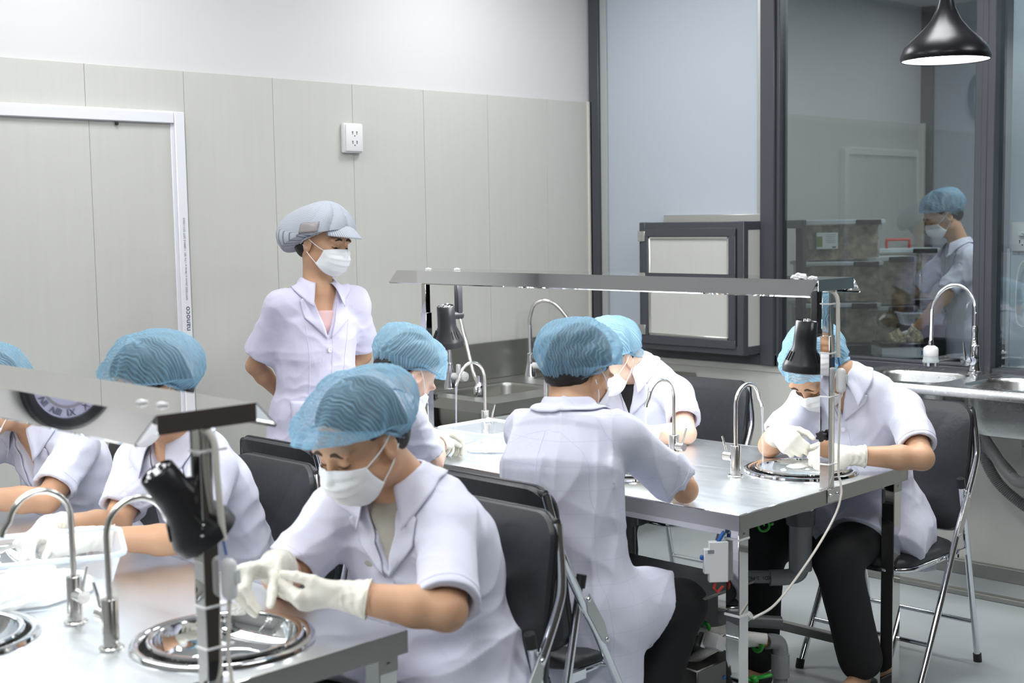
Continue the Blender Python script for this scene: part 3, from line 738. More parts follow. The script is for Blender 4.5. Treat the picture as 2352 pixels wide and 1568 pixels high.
# black spot lamps under the canopies
def spot(label, loc, rz, tilt, roll=0.0, power=2.5, drop=.152):
    t = thing('spot_lamp', label, 'spot lamp', loc, rz, group='black spot lamps under the canopies')
    m = MB(); m.box((-.03, 0, -.006), (.085, .030, .012), .002); m.build('mount', 'black_plastic', t)
    m = MB(); m.bb((-.006, -.013, -drop-.013), (.018, .013, -.006), .003); m.bb((-.05, -.0125, -.022), (.0175, .0125, -.006), .003); m.build('arm', 'lamp_black', t)
    m = MB(); m.cyl((-.03, 0, -drop), (.020, 0, -drop), .015); m.build('pivot', 'lamp_black', t)
    R = Matrix.Rotation(tilt, 3, 'X') @ Matrix.Rotation(roll, 3, 'Y'); c = Vector((-.052, 0, -drop))
    prof = [(0, .038), (.020, .038), (.022, .034), (.0285, .034), (.0305, .039), (.033, .036), (.0345, -.010), (.036, -.042), (.058, -.092), (.0605, -.098), (.060, -.116), (.056, -.118), (.053, -.112), (.050, -.098)]
    m = MB(); m.lathe(prof, c, 40, R); h = m.build('head', 'lamp_black', t)
    m = MB(); m.lathe([(0, -.104), (.052, -.104)], c, 32, R); m.build('led_plate', 'led_grid', h)
    for i in range(3):
        m = MB()
        for k in range(3):
            a = i*2*PI/3+.35+k*.24; 
            r = Matrix.Rotation(a, 3, 'Z')
            MB().box(c+R @ (r @ Vector((.0485, 0, -.068))), (.004, .0035, .030), 0, R @ r @ Matrix.Rotation(-.415, 3, 'Y')).build('vent_slot', 'socket_hole', h)
    m = MB()
    for x in (-.010, .010): m.lathe([(0, .046), (.004, .045), (.005, .038)], c+R @ Vector((x, 0, 0)), 10, R)
    m.build('screw', 'polished', h)
    l = bpy.data.lights.new('spot_lamp_light', 'SPOT'); l.energy = power; l.spot_size = 1.5; l.spot_blend = .6; l.shadow_soft_size = .04; l.color = (.95, .97, 1)
    o = bpy.data.objects.new('spot_lamp_light', l); COL.objects.link(o); o.parent = t; o.location = c+R @ Vector((0, 0, -.125)); o.rotation_euler = R.to_euler()
    return t
spot('black spot lamp above the blue net of the bowed worker at the right', (3.494, 2.162, 1.374), math.radians(0), math.radians(4), math.radians(3))
spot('black spot lamp hanging from the far left end of the longer canopy', (3.40, 3.66, 1.374), math.radians(-8), math.radians(6), math.radians(-8))
spot('black spot lamp tilted under the near canopy beside its post', (1.245, 2.03, 1.246), math.radians(-8), math.radians(-4), math.radians(-34), drop=.125)

# tissue scraps stuck on the canopies
def tissue(label, loc, s):
    bm = bmesh.new(); bmesh.ops.create_icosphere(bm, subdivisions=3, radius=1)
    for v in bm.verts:
        n = math.sin(v.co.x*5+s*40)*math.cos(v.co.y*6-s*90)+.5*math.sin(v.co.z*9+v.co.x*7)
        v.co = Vector((v.co.x*s*1.2, v.co.y*s, max(-.35, v.co.z)*s*.6))*(1+.22*n)
    bm.verts.index_update()
    m = MB().raw([v.co for v in bm.verts], [[v.index for v in f.verts] for f in bm.faces]); bm.free()
    o = m.build('tissue_scrap', 'soft_tissue'); o.location = loc; tag(o, label, 'tissue', 'tissue scraps on the canopies')
for lb, x, y, s in (('larger white tissue scrap on the right end of the long canopy', 3.372, 2.14, .020), ('small white tissue scrap at the very right end of the long canopy', 3.356, 2.085, .012),
                 ('first tissue scrap from the left on the far end of the long canopy', 3.40, 3.82, .010), ('second tissue scrap from the left on the far end of the long canopy', 3.43, 3.69, .010)):
    tissue(lb, (x, y, 1.3915+s*.21), s)
for lb, x, y, s in (('left one of two blurred tissue scraps on the near canopy', 1.200, 2.13, .008), ('right one of two blurred tissue scraps on the near canopy', 1.205, 2.07, .008)):
    tissue(lb, (x, y, 1.2625+s*.21), s)

# ------------------------------------------------------------------ folding chairs
def rbox_grid(w, h, bow, crown, r, th, nx=18, nz=20):
    """padded panel in the y-z plane: width w, height h, rounded corners, thickness th, bowed about z"""
    def edge(sc, x):
        ring = []
        for y, z in rrect(-w/2*sc, -h/2*sc if sc > .99 else -h/2+(1-sc)*h/2, w/2*sc, h/2*sc, r*sc, 6): ring.append((x+bow*(y/(w/2))**2, y, z))
        return ring
    rings = []
    for sc, x in ((.02, crown), (.5, crown*.97), (.8, crown*.8), (.92, crown*.45), (.98, .0), (1.0, -th*.35), (1.0, -th*.65), (.975, -th), (.5, -th*1.02), (.02, -th*1.02)):
        ring = []
        for y, z in rrect(-w/2*sc, -h/2*sc, w/2*sc, h/2*sc, max(.004, r*sc), 6): ring.append((x+bow*(y/(w/2))**2, y, z))
        rings.append(ring)
    return loft(rings, (True, True))
def make_chair(label, loc, rz):
    """local: sitter faces +x; origin on the floor under the middle of the seat"""
    t = thing('folding_chair', label, 'chair', loc, rz, group='black folding chairs with chrome legs')
    lean = math.radians(9)
    M = Matrix.Translation((-.235, 0, .70)) @ Matrix.Rotation(-lean, 4, 'Y')
    b = rbox_grid(.41, .45, .035, .018, .07, .035); b.v = [tuple(M @ Vector(p)) for p in b.v]; b = b.build('backrest', 'black_vinyl', t)
    bs = MB()
    for y in (-.13, .13):
        for z in (.16, -.16):
            q = M @ Vector((-.034, y, z)); bs.lathe([(0, -.006), (.006, -.005), (.008, 0)], q, 12, Matrix(((0, 0, 1), (0, 1, 0), (-1, 0, 0))))
    bs.build('back_bolt', 'chrome', b)
    pp = MB(); q = loft([[M @ Vector((-.018+.035*(y/.205)**2+dx, y, z)) for y, z in rrect(-.207, -.227, .207, .227, .072, 6)] for dx in (-.004, 0, .004)]); pp.raw(q.v, q.f); pp.build('back_piping', 'black_plastic', b)
    s = MB(); rr = []
    for sc, z in ((.02, .468), (.6, .466), (.85, .462), (.96, .452), (1.0, .438), (1.0, .430), (.97, .424), (.02, .424)):
        rr.append([(x, y, z) for x, y in rrect(-.20*sc, -.195*sc, .215*sc, .195*sc, .09*sc, 7)])
    s = loft(rr, (True, True)).build('seat', 'black_vinyl', t)
    hp = [(-.17, -.192, .418), (.12, -.192, .418)]+arc((.12, -.10, .418), .092, -PI/2, 0, 6, (1, 0, 0), (0, 1, 0))+arc((.12, .10, .418), .092, 0, PI/2, 6, (1, 0, 0), (0, 1, 0))+[(-.17, .192, .418)]
    MB().tube(hp, .0095, 12).build('seat_frame', 'chrome', t)
    for sgn in (-1, 1):
        y = sgn*.222
        f = MB(); f.tube(spline([(-.262, sgn*.19, .90), (-.245, y*.97, .78), (-.222, y, .715), (-.16, y, .60), (-.10, y, .50), (.06, y, .20), (.165, y, .012)], 8), .0115, 14)
        f = f.build('leg', 'chrome', t); MB().cyl((.172, y, .0), (.163, y, .03), .0145).build('rubber_foot', 'black_plastic', f)
        r = MB(); r.tube([(-.155, y*.93, .655), (-.235, y*.93, .30), (-.30, y*.93, .012)], .0115, 14); r = r.build('leg', 'chrome', t)
        MB().cyl((-.302, y*.93, 0), (-.296, y*.93, .03), .0145).build('rubber_foot', 'black_plastic', r)
        MB().cyl((-.157, y*.93, .645), (-.149, y*.93, .678), .0135).build('cap', 'black_plastic', r)
        k = MB(); k.raw([(-.165+a, y+sgn*d, z) for d in (.012, .0145) for a, z in ((0, .625), (.012, .635), (.07, .545), (.085, .50), (.075, .488), (.06, .50), (.005, .585))], [tuple(range(7)), tuple(range(7, 14))]+[(i, (i+1) % 7, 7+(i+1) % 7, 7+i) for i in range(7)])
        k = k.build('link_plate', 'alu', t, smooth=False)
        v = MB()
        for a, z in ((-.157, .62), (-.088, .50)): v.lathe([(0, .004), (.006, .003), (.007, 0)], (a, y+sgn*.0145, z), 10, Matrix(((1, 0, 0), (0, 0, sgn), (0, -sgn, 0))))
        v.build('rivet', 'chrome', k)
        MB().bb((-.20, y*.93-.003, .405), (-.14, y*.93+.003, .43)).build('seat_bracket', 'chrome', t); MB().cyl((-.06, y, .42), (-.06, y*.86, .42), .006, n=10).build('seat_pivot', 'chrome', t)
    MB().tube([(.085, -.222, .155), (.085, .222, .155)], .008, 10).build('front_stretcher', 'chrome', t)
    MB().tube([(-.268, -.206, .15), (-.268, .206, .15)], .008, 10).build('rear_stretcher', 'chrome', t)
    MB().tube([(-.262, -.19, .90), (-.27, 0, .91), (-.262, .19, .90)], .0115, 10).build('top_rail', 'black_plastic', t)
    return t
CHAIRS = [('black folding chair of the foreground worker, its padded back largest in view', (1.865, 2.165), PI),
          ('black folding chair of the worker behind the tilted lamp at the near bench', (1.865, 3.05), PI),
          ('black folding chair behind the worker at the left picture edge', (1.865, 3.74), PI),
          ('black folding chair with chrome legs under the worker seen from behind', (2.60, 2.40), 0),
          ('black folding chair with bolts in its back at the far end of the middle bench', (2.58, 3.31), 0),
          ('black folding chair against the grey wall behind the worker facing left', (4.10, 3.19), PI),
          ('black folding chair with chrome legs of the bowed worker at the right end', (4.06, 2.24), PI)]
ch0 = None
for lb, (x, y), rz in CHAIRS:
    if ch0 is None: ch0 = make_chair(lb, (x, y, 0), rz)
    else: dup(ch0, (x, y, 0), rz, lb)

# unseen dark counter, added so that the canopy posts mirror something dark
dc = thing('counter', 'dark brown counter added outside the frame to darken the mirroring canopy posts', 'counter', (2.9, -.4, 0))
q = MB(); q.bb((-2.1, -.5, .08), (2.1, .5, 1.12), .004); q.build('cabinet', 'added_counter_brown', dc)
q = MB(); q.bb((-2.12, -.52, 1.12), (2.12, .52, 1.16), .006); q.build('worktop', 'added_counter_brown', dc)
q = MB(); q.bb((-2.08, -.46, 0), (2.08, .46, .08)); q.build('plinth', 'black_plastic', dc)
# ------------------------------------------------------------------ plastic tubs
def tub(name, label, loc, rz, L, W, H, group, wall='clear_tub', rim='tub_rim', taper=.82):
    t = thing(name, label, 'plastic tub', loc, rz, group=group)
    rings = []
    for z, s in ((.0, taper-.03), (.003, taper), (H*.5, (1+taper)/2), (H-.012, .985), (H-.008, 1.0)):
        rings.append([(x, y, z) for x, y in rrect(-L/2*s, -W/2*s, L/2*s, W/2*s, .035*s, 8)])
    loft(rings, (True, False)).build('tray', wall, t)
    rr = []
    for o, z in ((.0, H-.010), (.009, H-.010), (.011, H-.004), (.009, H), (.002, H), (-.001, H-.004)):
        rr.append([(x, y, z) for x, y in rrect(-L/2-o, -W/2-o, L/2+o, W/2+o, .035+o, 8)])
    rr.append(rr[0]); loft(rr).build('rim', rim, t)
    return t
def heap(name, label, loc, sx, sy, sz, m, seed, cat, group=None):
    rs = random.Random(seed); bm = bmesh.new(); bmesh.ops.create_icosphere(bm, subdivisions=5, radius=1)
    ph = [rs.uniform(0, 6) for _ in range(6)]
    for v in bm.verts:
        c = v.co.copy(); n = math.sin(c.x*5+ph[0])*math.cos(c.y*4+ph[1])+.6*math.sin(c.x*11+c.y*9+ph[2])+.4*math.sin(c.y*17+c.z*13+ph[3])+.3*math.sin(c.x*27+ph[4])
        v.co = Vector((c.x*sx*(1+.06*n), c.y*sy*(1+.06*n), max(0, c.z)*sz*(1+.25*n)+(.0008 if c.z > 0 else 0)))
    bm.verts.index_update()
    m_ = MB().raw([v.co for v in bm.verts], [[v.index for v in f.verts] for f in bm.faces]); bm.free()
    o = m_.build(name, m); o.location = loc; tag(o, label, cat, group, 'stuff'); return o
tub('plastic_tub', 'large milky plastic tub of white nest at left on the near bench', (1.265, 2.775, .7615), math.radians(-26), .40, .27, .118, 'clear plastic tubs on the benches')
heap('bird_nest', 'white soaked nest filling the large tub on the near bench', (1.265, 2.775, .768), .145, .095, .050, 'white_nest', 1, 'food')
tub('plastic_tub', 'clear rectangular plastic tub at the far end of the middle bench', (3.235, 3.33, .7615), math.radians(90), .27, .26, .088, 'clear plastic tubs on the benches')
heap('bird_nest', 'thin white layer in the clear tub at the far end of the middle bench', (3.235, 3.33, .768), .085, .085, .010, 'white_nest', 2, 'food')
tub('plastic_tub', 'small clear plastic tub half behind the creased sleeve on the middle bench', (3.56, 2.93, .7615), math.radians(20), .20, .15, .075, 'clear plastic tubs on the benches')
heap('bird_nest', 'white nest pieces in the small tub on the middle bench', (3.56, 2.93, .768), .06, .045, .022, 'white_nest', 3, 'food')
heap('bird_nest', 'thin strands of nest floating in the full bowl at the right end of the bench', (3.65, 2.315, .7685), .05, .03, .006, 'white_nest', 4, 'food')
heap('bird_nest', 'small nest piece pinched over the bowl by the foreground worker', (1.425, 2.185, .815), .022, .022, .016, 'white_nest', 5, 'food')
# flat dish under the far hand
dd = thing('steel_dish', 'small stack of steel dishes under the gloved hand beside the clear tub', 'dish', (3.04, 3.44, .7615))
for i in range(3): MB().lathe([(0, .002), (.05, .002), (.062, .010), (.066, .011), (.064, .007), (.05, 0), (0, 0)], (.002*i, 0, .006*i), 36).build('dish', 'polished', dd)

# ------------------------------------------------------------------ plumbing under the middle bench
def part_tube(name, m, pts, r, parent, n=18, sm=True):
    P = [Vector(p)-parent.location for p in (spline(pts, 8) if sm else pts)]
    return MB().tube(P, r, n).build(name, m, parent)
dp = thing('drain_pipe', 'grey plastic drain pipe joining two basins below the middle bench', 'pipe', (3.62, 2.29, .42))
part_tube('collar', 'pvc_dark', [(3.62, 2.29, .634), (3.62, 2.29, .585)], [.047, .046], dp, sm=False)
part_tube('downpipe', 'pvc_grey', [(3.62, 2.29, .60), (3.62, 2.29, .435)], .037, dp, sm=False)
part_tube('elbow', 'pvc_grey', [(3.62, 2.29, .47), (3.62, 2.29, .435), (3.612, 2.30, .418), (3.585, 2.322, .412), (3.545, 2.358, .412)], .026, dp)
part_tube('cross_pipe', 'pvc_grey', [(3.60, 2.308, .412), (3.42, 2.52, .412)], .021, dp, sm=False)
part_tube('cross_pipe', 'pvc_dark', [(3.43, 2.508, .412), (3.25, 2.72, .412)], .0225, dp, sm=False)
part_tube('downpipe', 'pvc_dark', [(3.25, 2.72, .60), (3.25, 2.72, .40)], .037, dp, sm=False)
part_tube('collar', 'pvc_dark', [(3.25, 2.72, .634), (3.25, 2.72, .585)], [.047, .046], dp, sm=False)
_d = Vector((-.647, .762, 0)); _n = Vector((-.762, -.647, 0))
text_obj('print', 'DN(D)  2-PK/4', .017, Matrix(((_d.x, 0, _n.x, 3.535-.0225*.762), (_d.y, 0, _n.y, 2.385-.0225*.647), (0, -1, 0, .414), (0, 0, 0, 1))), 'print_dark', dp)
st = thing('pump_stand', 'dark steel pump stand with a flat plate top under the middle bench', 'stand', (3.10, 2.46, 0))
pz = MB(); pz.bb((-.13, -.26, .490), (.13, .26, .500), .002); pz.build('plate', 'steel_dark', st)
pz = MB(); pz.bb((-.04, -.15, .12), (.10, .20, .49), .003); pz.build('housing', 'table_dark', st)
pz = MB(); pz.bb((-.10, -.22, .12), (.11, .24, .27), .004); pz.bb((-.11, -.235, .13), (.12, -.205, .165), .004); pz.build('tank', 'steel_dark', st)
for x in (-.07, .09):
    for y in (-.18, .20): MB().cyl((x, y, 0), (x, y, .13), .022).build('foot', 'table_dark', st)
part_tube('outlet_pipe', 'pvc_grey', [(3.17, 2.40, .36), (3.26, 2.33, .345)], [.030, .027], st, sm=False)
part_tube('outlet_pipe', 'pvc_dark', [(3.25, 2.337, .347), (3.40, 2.22, .325)], .020, st, sm=False)
hs = thing('water_hose', 'white ribbed water hose with green clip hanging before the pump stand', 'hose', (3.06, 2.30, .35))
part_tube('hose', 'hose_white', [(3.0, 2.46, .40), (3.06, 2.33, .362), (3.10, 2.255, .362), (3.11, 2.20, .385), (3.12, 2.14, .43)], .0125, hs)
MB().tube([Vector((0.030, -.02, .012))+Vector((.0*math.cos(a), .017*math.cos(a), .022*math.sin(a))) for a in [2*PI*i/20 for i in range(20)]], .006, 10, closed=True).build('clip', 'clip_green', hs)
h2 = thing('water_hose', 'lower white water hose sagging under the pump stand plate', 'hose', (3.04, 2.30, .28))
part_tube('hose', 'hose_white', [(3.0, 2.48, .30), (3.02, 2.41, .262), (3.06, 2.33, .262), (3.10, 2.26, .31), (3.13, 2.20, .35), (3.2, 2.14, .34)], .016, h2)
pg = thing('cable_plug', 'white and grey appliance plug hanging behind the bench leg above the lower hose', 'plug', (3.09, 2.245, .335))
MB().box((0, 0, 0), (.05, .055, .045), .010, Matrix.Rotation(.5, 3, 'Y'), 2).build('plug_body', 'white_plastic', pg)
MB().box((-.022, .028, .004), (.03, .02, .045), .006, Matrix.Rotation(.5, 3, 'Y'), 2).build('plug_cap', 'alu', pg)
MB().tube([(-.03+.018*math.cos(a), .06+.004*a, .008+.020*math.sin(a)) for a in [i*.35 for i in range(60)]], .0022, 8).build('cord', 'white_plastic', pg)
el = thing('pipe_elbow', 'grey plastic pipe elbow with green clip and white hose right of the bench leg', 'pipe', (3.49, 2.29, .0))
part_tube('pipe', 'pvc_grey', [(3.505, 2.29, .0), (3.505, 2.29, .14)], .0225, el, sm=False)
part_tube('socket', 'pvc_grey', [(3.505, 2.29, .11), (3.505, 2.29, .185)], .029, el, sm=False)
part_tube('bend', 'pvc_grey', [(3.505, 2.29, .17), (3.505, 2.29, .20), (3.495, 2.292, .222), (3.47, 2.30, .232), (3.445, 2.305, .235)], .0245, el)
part_tube('fitting', 'brass', [(3.448, 2.305, .235), (3.418, 2.312, .237)], .018, el, sm=False)
part_tube('hose', 'hose_white', [(3.43, 2.309, .236), (3.38, 2.318, .245), (3.30, 2.30, .262), (3.20, 2.25, .29), (3.12, 2.20, .34)], .0135, el)
MB().tube([Vector((-.085, .02, .238))+Vector((.0, .018*math.cos(a), .024*math.sin(a))) for a in [2*PI*i/20 for i in range(20)]], .007, 10, closed=True).build('clip', 'clip_green', el)
gc = thing('hose_clip', 'green hose clip hanging just below the middle bench top', 'clip', (3.30, 2.215, .648))
MB().tube([Vector((.014*math.cos(a), -.010*math.cos(a), .016*math.sin(a)+.0)) for a in [2*PI*i/20 for i in range(20)]], .0035, 8, closed=True).build('ring', 'clip_green', gc)
MB().box((.022, -.014, .004), (.014, .005, .008), .002).build('tab', 'clip_green', gc)
MB().tube([(0, 0, .0), (.0, .0, .066)], .003, 8).build('strap', 'clip_green', gc)
for (lb, m, loc) in (('blue valve handle low beside the bench leg', 'valve_blue', (3.10, 2.275, .205)), ('green valve handle low behind the bench leg', 'clip_green', (3.30, 2.25, .165))):
    v = thing('valve', lb, 'valve', (loc[0], loc[1], 0))
    MB().cyl((0, 0, 0), (0, 0, loc[2]-.01), .014).build('stem', 'pvc_grey', v)
    q = MB(); q.box((0, 0, loc[2]), (.026, .026, .022), .006); q.box((.022, -.022, loc[2]+.008), (.05, .018, .010), .004, Matrix.Rotation(-.75, 3, 'Z') @ Matrix.Rotation(-.2, 3, 'Y')); q.box((-.022, .022, loc[2]-.002), (.05, .018, .010), .004, Matrix.Rotation(-.75, 3, 'Z')); q.build('handle', m, v)
bk = thing('circuit_breaker', 'white circuit breaker with blue switch strapped to the bench leg', 'breaker', (2.955, 2.135, .622))
_R = Matrix.Rotation(math.radians(-42), 3, 'Z')
q = MB(); q.box((0, .0, 0), (.055, .020, .115), .002, _R); q.box(_R @ Vector((-.032, 0, .002)), (.018, .020, .070), .002, _R); q.build('body', 'white_plastic', bk)
q = MB(); q.box(_R @ Vector((-.045, 0, .012)), (.012, .010, .014), .003, _R); q.build('switch', 'valve_blue', bk)
q = MB(); q.box(_R @ Vector((-.022, -.0104, .030)), (.018, .001, .010), .0, _R); q.build('window', 'print_grey', bk)
q = MB(); q.tube([_R @ Vector((.0, 0, .055)), _R @ Vector((.012, 0, .075)), _R @ Vector((.03, .01, .095))], .006, 10); q.build('blue_wire', 'valve_blue', bk)
q = MB(); q.tube([_R @ Vector((-.005, 0, -.055)), _R @ Vector((-.012, 0, -.075)), _R @ Vector((-.002, .0, -.088)), _R @ Vector((.015, .0, -.07))], .004, 8); q.build('red_wire', 'red_plastic', bk)
for z in (.685, .468):
    lt = thing('leg_tie', 'upper white cable tie round the near bench leg' if z > .6 else 'lower white cable tie round the near bench leg', 'cable tie', (3.003, 2.105, z))
    q = MB(); 
    for a, b in (((-.0255, -.0255), (.0255, -.0235)), ((-.0255, .0235), (.0255, .0255)), ((-.0255, -.0235), (-.0235, .0235)), ((.0235, -.0235), (.0255, .0235))): q.bb((*a, -.003), (*b, .003))
    q.build('band', 'white_plastic', lt, smooth=False)
# tweezers in the hand at the right
tw = thing('tweezers', 'thin steel tweezers held by the bowed worker over the full bowl', 'tweezers', (3.665, 2.325, .82))
for s in (-1, 1): MB().tube([(-.012+s*.003, .014, .055), (s*.003, .004, .01), (.010+s*.0008, -.008, -.042)], [.0022, .002, .0007], 8).build('arm', 'polished', tw)

# ------------------------------------------------------------------ pendant lamp
pd = thing('pendant_lamp', 'glossy black bell-shaped pendant lamp at the upper right, lit white inside', 'pendant lamp', (4.297, 2.153, 2.095))
m = MB(); m.lathe([(.016, .30), (.018, .26), (.022, .215), (.032, .175), (.052, .135), (.082, .100), (.115, .070), (.138, .045), (.148, .022), (.150, .010), (.147, .0), (.144, .002), (.146, .012), (.144, .022), (.134, .043), (.111, .067), (.078, .096), (.048, .130), (.02, .16), (0, .165)], n=64); m.build('shade', 'pendant_black', pd)
m = MB(); m.lathe([(0, .160), (.047, .126), (.077, .092), (.109, .063), (.131, .040), (.1415, .020), (.1425, .006)], n=64); m.build('inner_shade', 'lamp_inside', pd)
m = MB(); m.lathe([(0, .018), (.07, .019), (.12, .021), (.141, .024)], n=48); m.build('diffuser', 'lamp_glow', pd)
m = MB(); m.tube([(0, 0, .29), (0, 0, CEIL-2.095)], .004, 8); m.build('cord', 'black_plastic', pd)
l = bpy.data.lights.new('pendant_light', 'AREA'); l.shape = 'DISK'; l.size = .26; l.energy = PEND_W; l.color = (1, .99, .97)
o = bpy.data.objects.new('pendant_light', l); COL.objects.link(o); o.location = (0, 0, .012); o.parent = pd

# ------------------------------------------------------------------ back room: table, boxes, scale
bt = thing('work_table', 'dark table in the room behind the glass carrying boxes and a scale', 'table', (7.25, 3.95, 0), math.radians(45))
MB().bb((-.40, -.95, .70), (.40, .55, .74), .004).build('tabletop', 'table_dark', bt)
for x in (-.34, .34):
    for y in (-.88, .48): MB().bb((x-.025, y-.025, 0), (x+.025, y+.025, .70)).build('leg', 'table_dark', bt)
def storage(label, c, rz, L, W, H, fill=True, latch=1, handle=False, lab=None):
    t = thing('storage_box', label, 'storage box', c, rz, group='lidded storage boxes behind the glass')
    rings = [[(x, y, z) for x, y in rrect(-L/2*s, -W/2*s, L/2*s, W/2*s, .03, 5)] for z, s in ((.002, .90), (H*.5, .94), (H-.02, .97))]
    loft(rings, (True, False)).build('box', 'storage_clear', t)
    rr = [[(x, y, z) for x, y in rrect(-L/2-o, -W/2-o, L/2+o, W/2+o, .03, 5)] for o, z in ((-.01, H-.022), (.006, H-.022), (.008, H-.004), (-.004, H), (-.05, H), (-.06, H-.006))]
    loft(rr, (True, True)).build('lid', 'storage_lid', t)
    for k in range(latch): MB().box((L/2-.10-.0*k, -W/2-.006, H-.016), (.15, .012, .030), .004).build('latch', 'black_plastic', t)
    MB().box((L/2+.007, 0, H-.016), (.012, .13, .030), .004).build('latch', 'black_plastic', t)
    if handle: MB().tube(spline([(-.07, 0, H), (-.07, 0, H+.045), (-.055, 0, H+.052), (.055, 0, H+.052), (.07, 0, H+.045), (.07, 0, H)], 4), .008, 10).build('handle', 'red_plastic', t)
    if lab:
        b = MB(); b.box((-L*.22, -W/2*.955-.002, H*.5), (.125, .002, .095), 0); b = b.build('label', 'label_paper', t)
        MB().box((-L*.22-.045, -W/2*.955-.0035, H*.5-.005), (.032, .001, .06), 0).build('leaf_print', 'label_green', b)
        MB().box((-L*.22+.04, -W/2*.955-.0035, H*.5-.038), (.022, .001, .007), 0).build('bar_print', 'print_dark', b)
        for i in range(5): MB().box((-L*.22+.02, -W/2*.955-.0035, H*.5+.034-.011*i), (.06-.006*(i % 3), .001, .0025), 0).build('text_line', 'print_grey', b)
    if fill:
        rs = random.Random(int(c[2]*100)+int(L*100)); bm = bmesh.new(); bmesh.ops.create_cube(bm, size=1); bmesh.ops.subdivide_edges(bm, edges=bm.edges[:], cuts=9, use_grid_fill=True)
        for v in bm.verts: v.co = Vector((v.co.x*L*.86, v.co.y*W*.84, .01+(v.co.z+.5)*H*.84))+Vector((rs.uniform(-1, 1), rs.uniform(-1, 1), 0))*.008
        bm.verts.index_update(); mm = MB().raw([v.co for v in bm.verts], [[v.index for v in f.verts] for f in bm.faces]); bm.free()
        o = mm.build('dried_nest', 'nest_dry', t); o['kind'] = 'stuff'
    return t
R45 = math.radians(-45)
for i, lb in enumerate(('bottom storage box of the left stack behind the glass', 'middle storage box of the left stack behind the glass', 'top storage box of the left stack, white label with a green leaf')):
    storage(lb, (6.98+.01*i, 4.19-.006*i, .742+.245*i+.072), R45, .47, .34, .243, lab=(i == 2))
rs_ = thing('box_riser', 'low dark riser under the left stack of storage boxes', 'riser', (6.98, 4.19, .742), R45); MB().bb((-.25, -.19, 0), (.25, .19, .070), .003).build('board', 'table_dark', rs_)
for i, lb in enumerate(('lower storage box of the second stack behind the glass', 'upper storage box of the second stack with dark latch behind the glass')):
    storage(lb, (7.20, 3.97, .742+.292*i), R45, .30, .28, .290)
for i, lb in enumerate(('lower storage box behind the worker at the scale', 'storage box with red handle behind the worker at the scale')):
    storage(lb, (7.50, 4.055, .742+.312*i), R45, .46, .24, .310, handle=(i == 1))
tub('plastic_tub', 'shallow clear tub under the far hand of the worker behind the glass', (7.16, 3.72, .93), R45, .26, .18, .075, 'clear tubs behind the glass')
bx_ = thing('box_riser', 'dark carton under the shallow tub behind the glass', 'riser', (7.16, 3.72, .742), R45); MB().bb((-.12, -.08, 0), (.12, .08, .186), .003).build('carton', 'table_dark', bx_)
sc = thing('weighing_scale', 'white weighing scale with a dark pan behind the glass', 'scale', (6.86, 3.66, .742), R45)
q = MB(); q.prism([(-.16, .03), (.13, .03), (.13, .075), (.05, .088), (-.16, .088)], -.11, .11, 'y'); q.build('body', 'white_box', sc)
q = MB(); q.bb((-.155, -.115, .100), (.145, .115, .112), .004); q.cyl((0, 0, .08), (0, 0, .10), .05); q.build('pan', 'scale_black', sc)
for x in (-.13, .10):
    for y in (-.08, .08): MB().bb((x-.02, y-.02, 0), (x+.02, y+.02, .032)).build('foot', 'scale_black', sc)
q = MB(); q.bb((.06, -.1108, .045), (.12, -.1104, .07)); q.build('keypad', 'label_blue', sc)
for k, (dx, dy, lb) in enumerate(((-.05, -.01, 'left heap of dried nest strips on the scale pan'), (.05, .0, 'right rounded dried nest on the scale pan'))):
    v = Vector((6.86, 3.66, .855))+Matrix.Rotation(R45, 3, 'Z') @ Vector((dx, dy, 0))
    heap('dried_nest', lb, v, .055, .05, .055, 'nest_dry', 20+k, 'food', 'dried nests on the scale pan')
# ------------------------------------------------------------------ people: smooth bodies and clothes as distance fields, meshed
def V3(p): return np.asarray(p, dtype=np.float32)
def nrm(v): v = np.asarray(v, float); return v/np.linalg.norm(v)
def rc(a, b, ra, rb):
    a, b = V3(a), V3(b); ab = b-a; l2 = float(ab@ab)+1e-12
    def f(P):
        t = np.clip((P-a)@ab/l2, 0, 1)
        return np.linalg.norm(P-a-t[:, None]*ab, axis=1)-(ra+(rb-ra)*t)
    return f
def ell(c, R, r):
    c = V3(c); R = np.asarray(R, np.float32); r = V3(r)
    def f(P):
        q = (P-c)@R.T; k0 = np.linalg.norm(q/r, axis=1); k1 = np.linalg.norm(q/(r*r), axis=1)+1e-9
        return k0*(k0-1)/k1
    return f
def etube(nodes):
    """nodes: (centre, lateral, forward, half width, half depth): elliptical tube through them"""
    segs = []
    for (c0, l0, f0, w0, d0), (c1, l1, f1, w1, d1) in zip(nodes[:-1], nodes[1:]):
        segs.append((V3(c0), V3(c1), V3(l0), V3(f0), w0, d0, w1, d1))
    def f(P):
        out = None
        for c0, c1, l, fw, w0, d0, w1, d1 in segs:
            ab = c1-c0; l2 = float(ab@ab)
            t = np.clip((P-c0)@ab/l2, 0, 1); q = P-c0-t[:, None]*ab
            w = w0+(w1-w0)*t; d = d0+(d1-d0)*t
            u = ab/np.sqrt(l2); lo = l-u*float(l@u); lo = lo/np.linalg.norm(lo); fo = np.cross(lo, u)
            m = np.minimum(w, d)
            k = np.sqrt(((q@lo)/w)**2+((q@fo)/d)**2+((q@u)/(m*.8))**2)
            dd = (k-1)*m
            out = dd if out is None else np.minimum(out, dd)
        return out
    return f
def half(p, n):
    p, n = V3(p), V3(nrm(n))
    return lambda P: (P-p)@n
def smin(a, b, k):
    h = np.maximum(k-np.abs(a-b), 0)/k
    return np.minimum(a, b)-h*h*k*.25
def smax(a, b, k): return -smin(-a, -b, k)
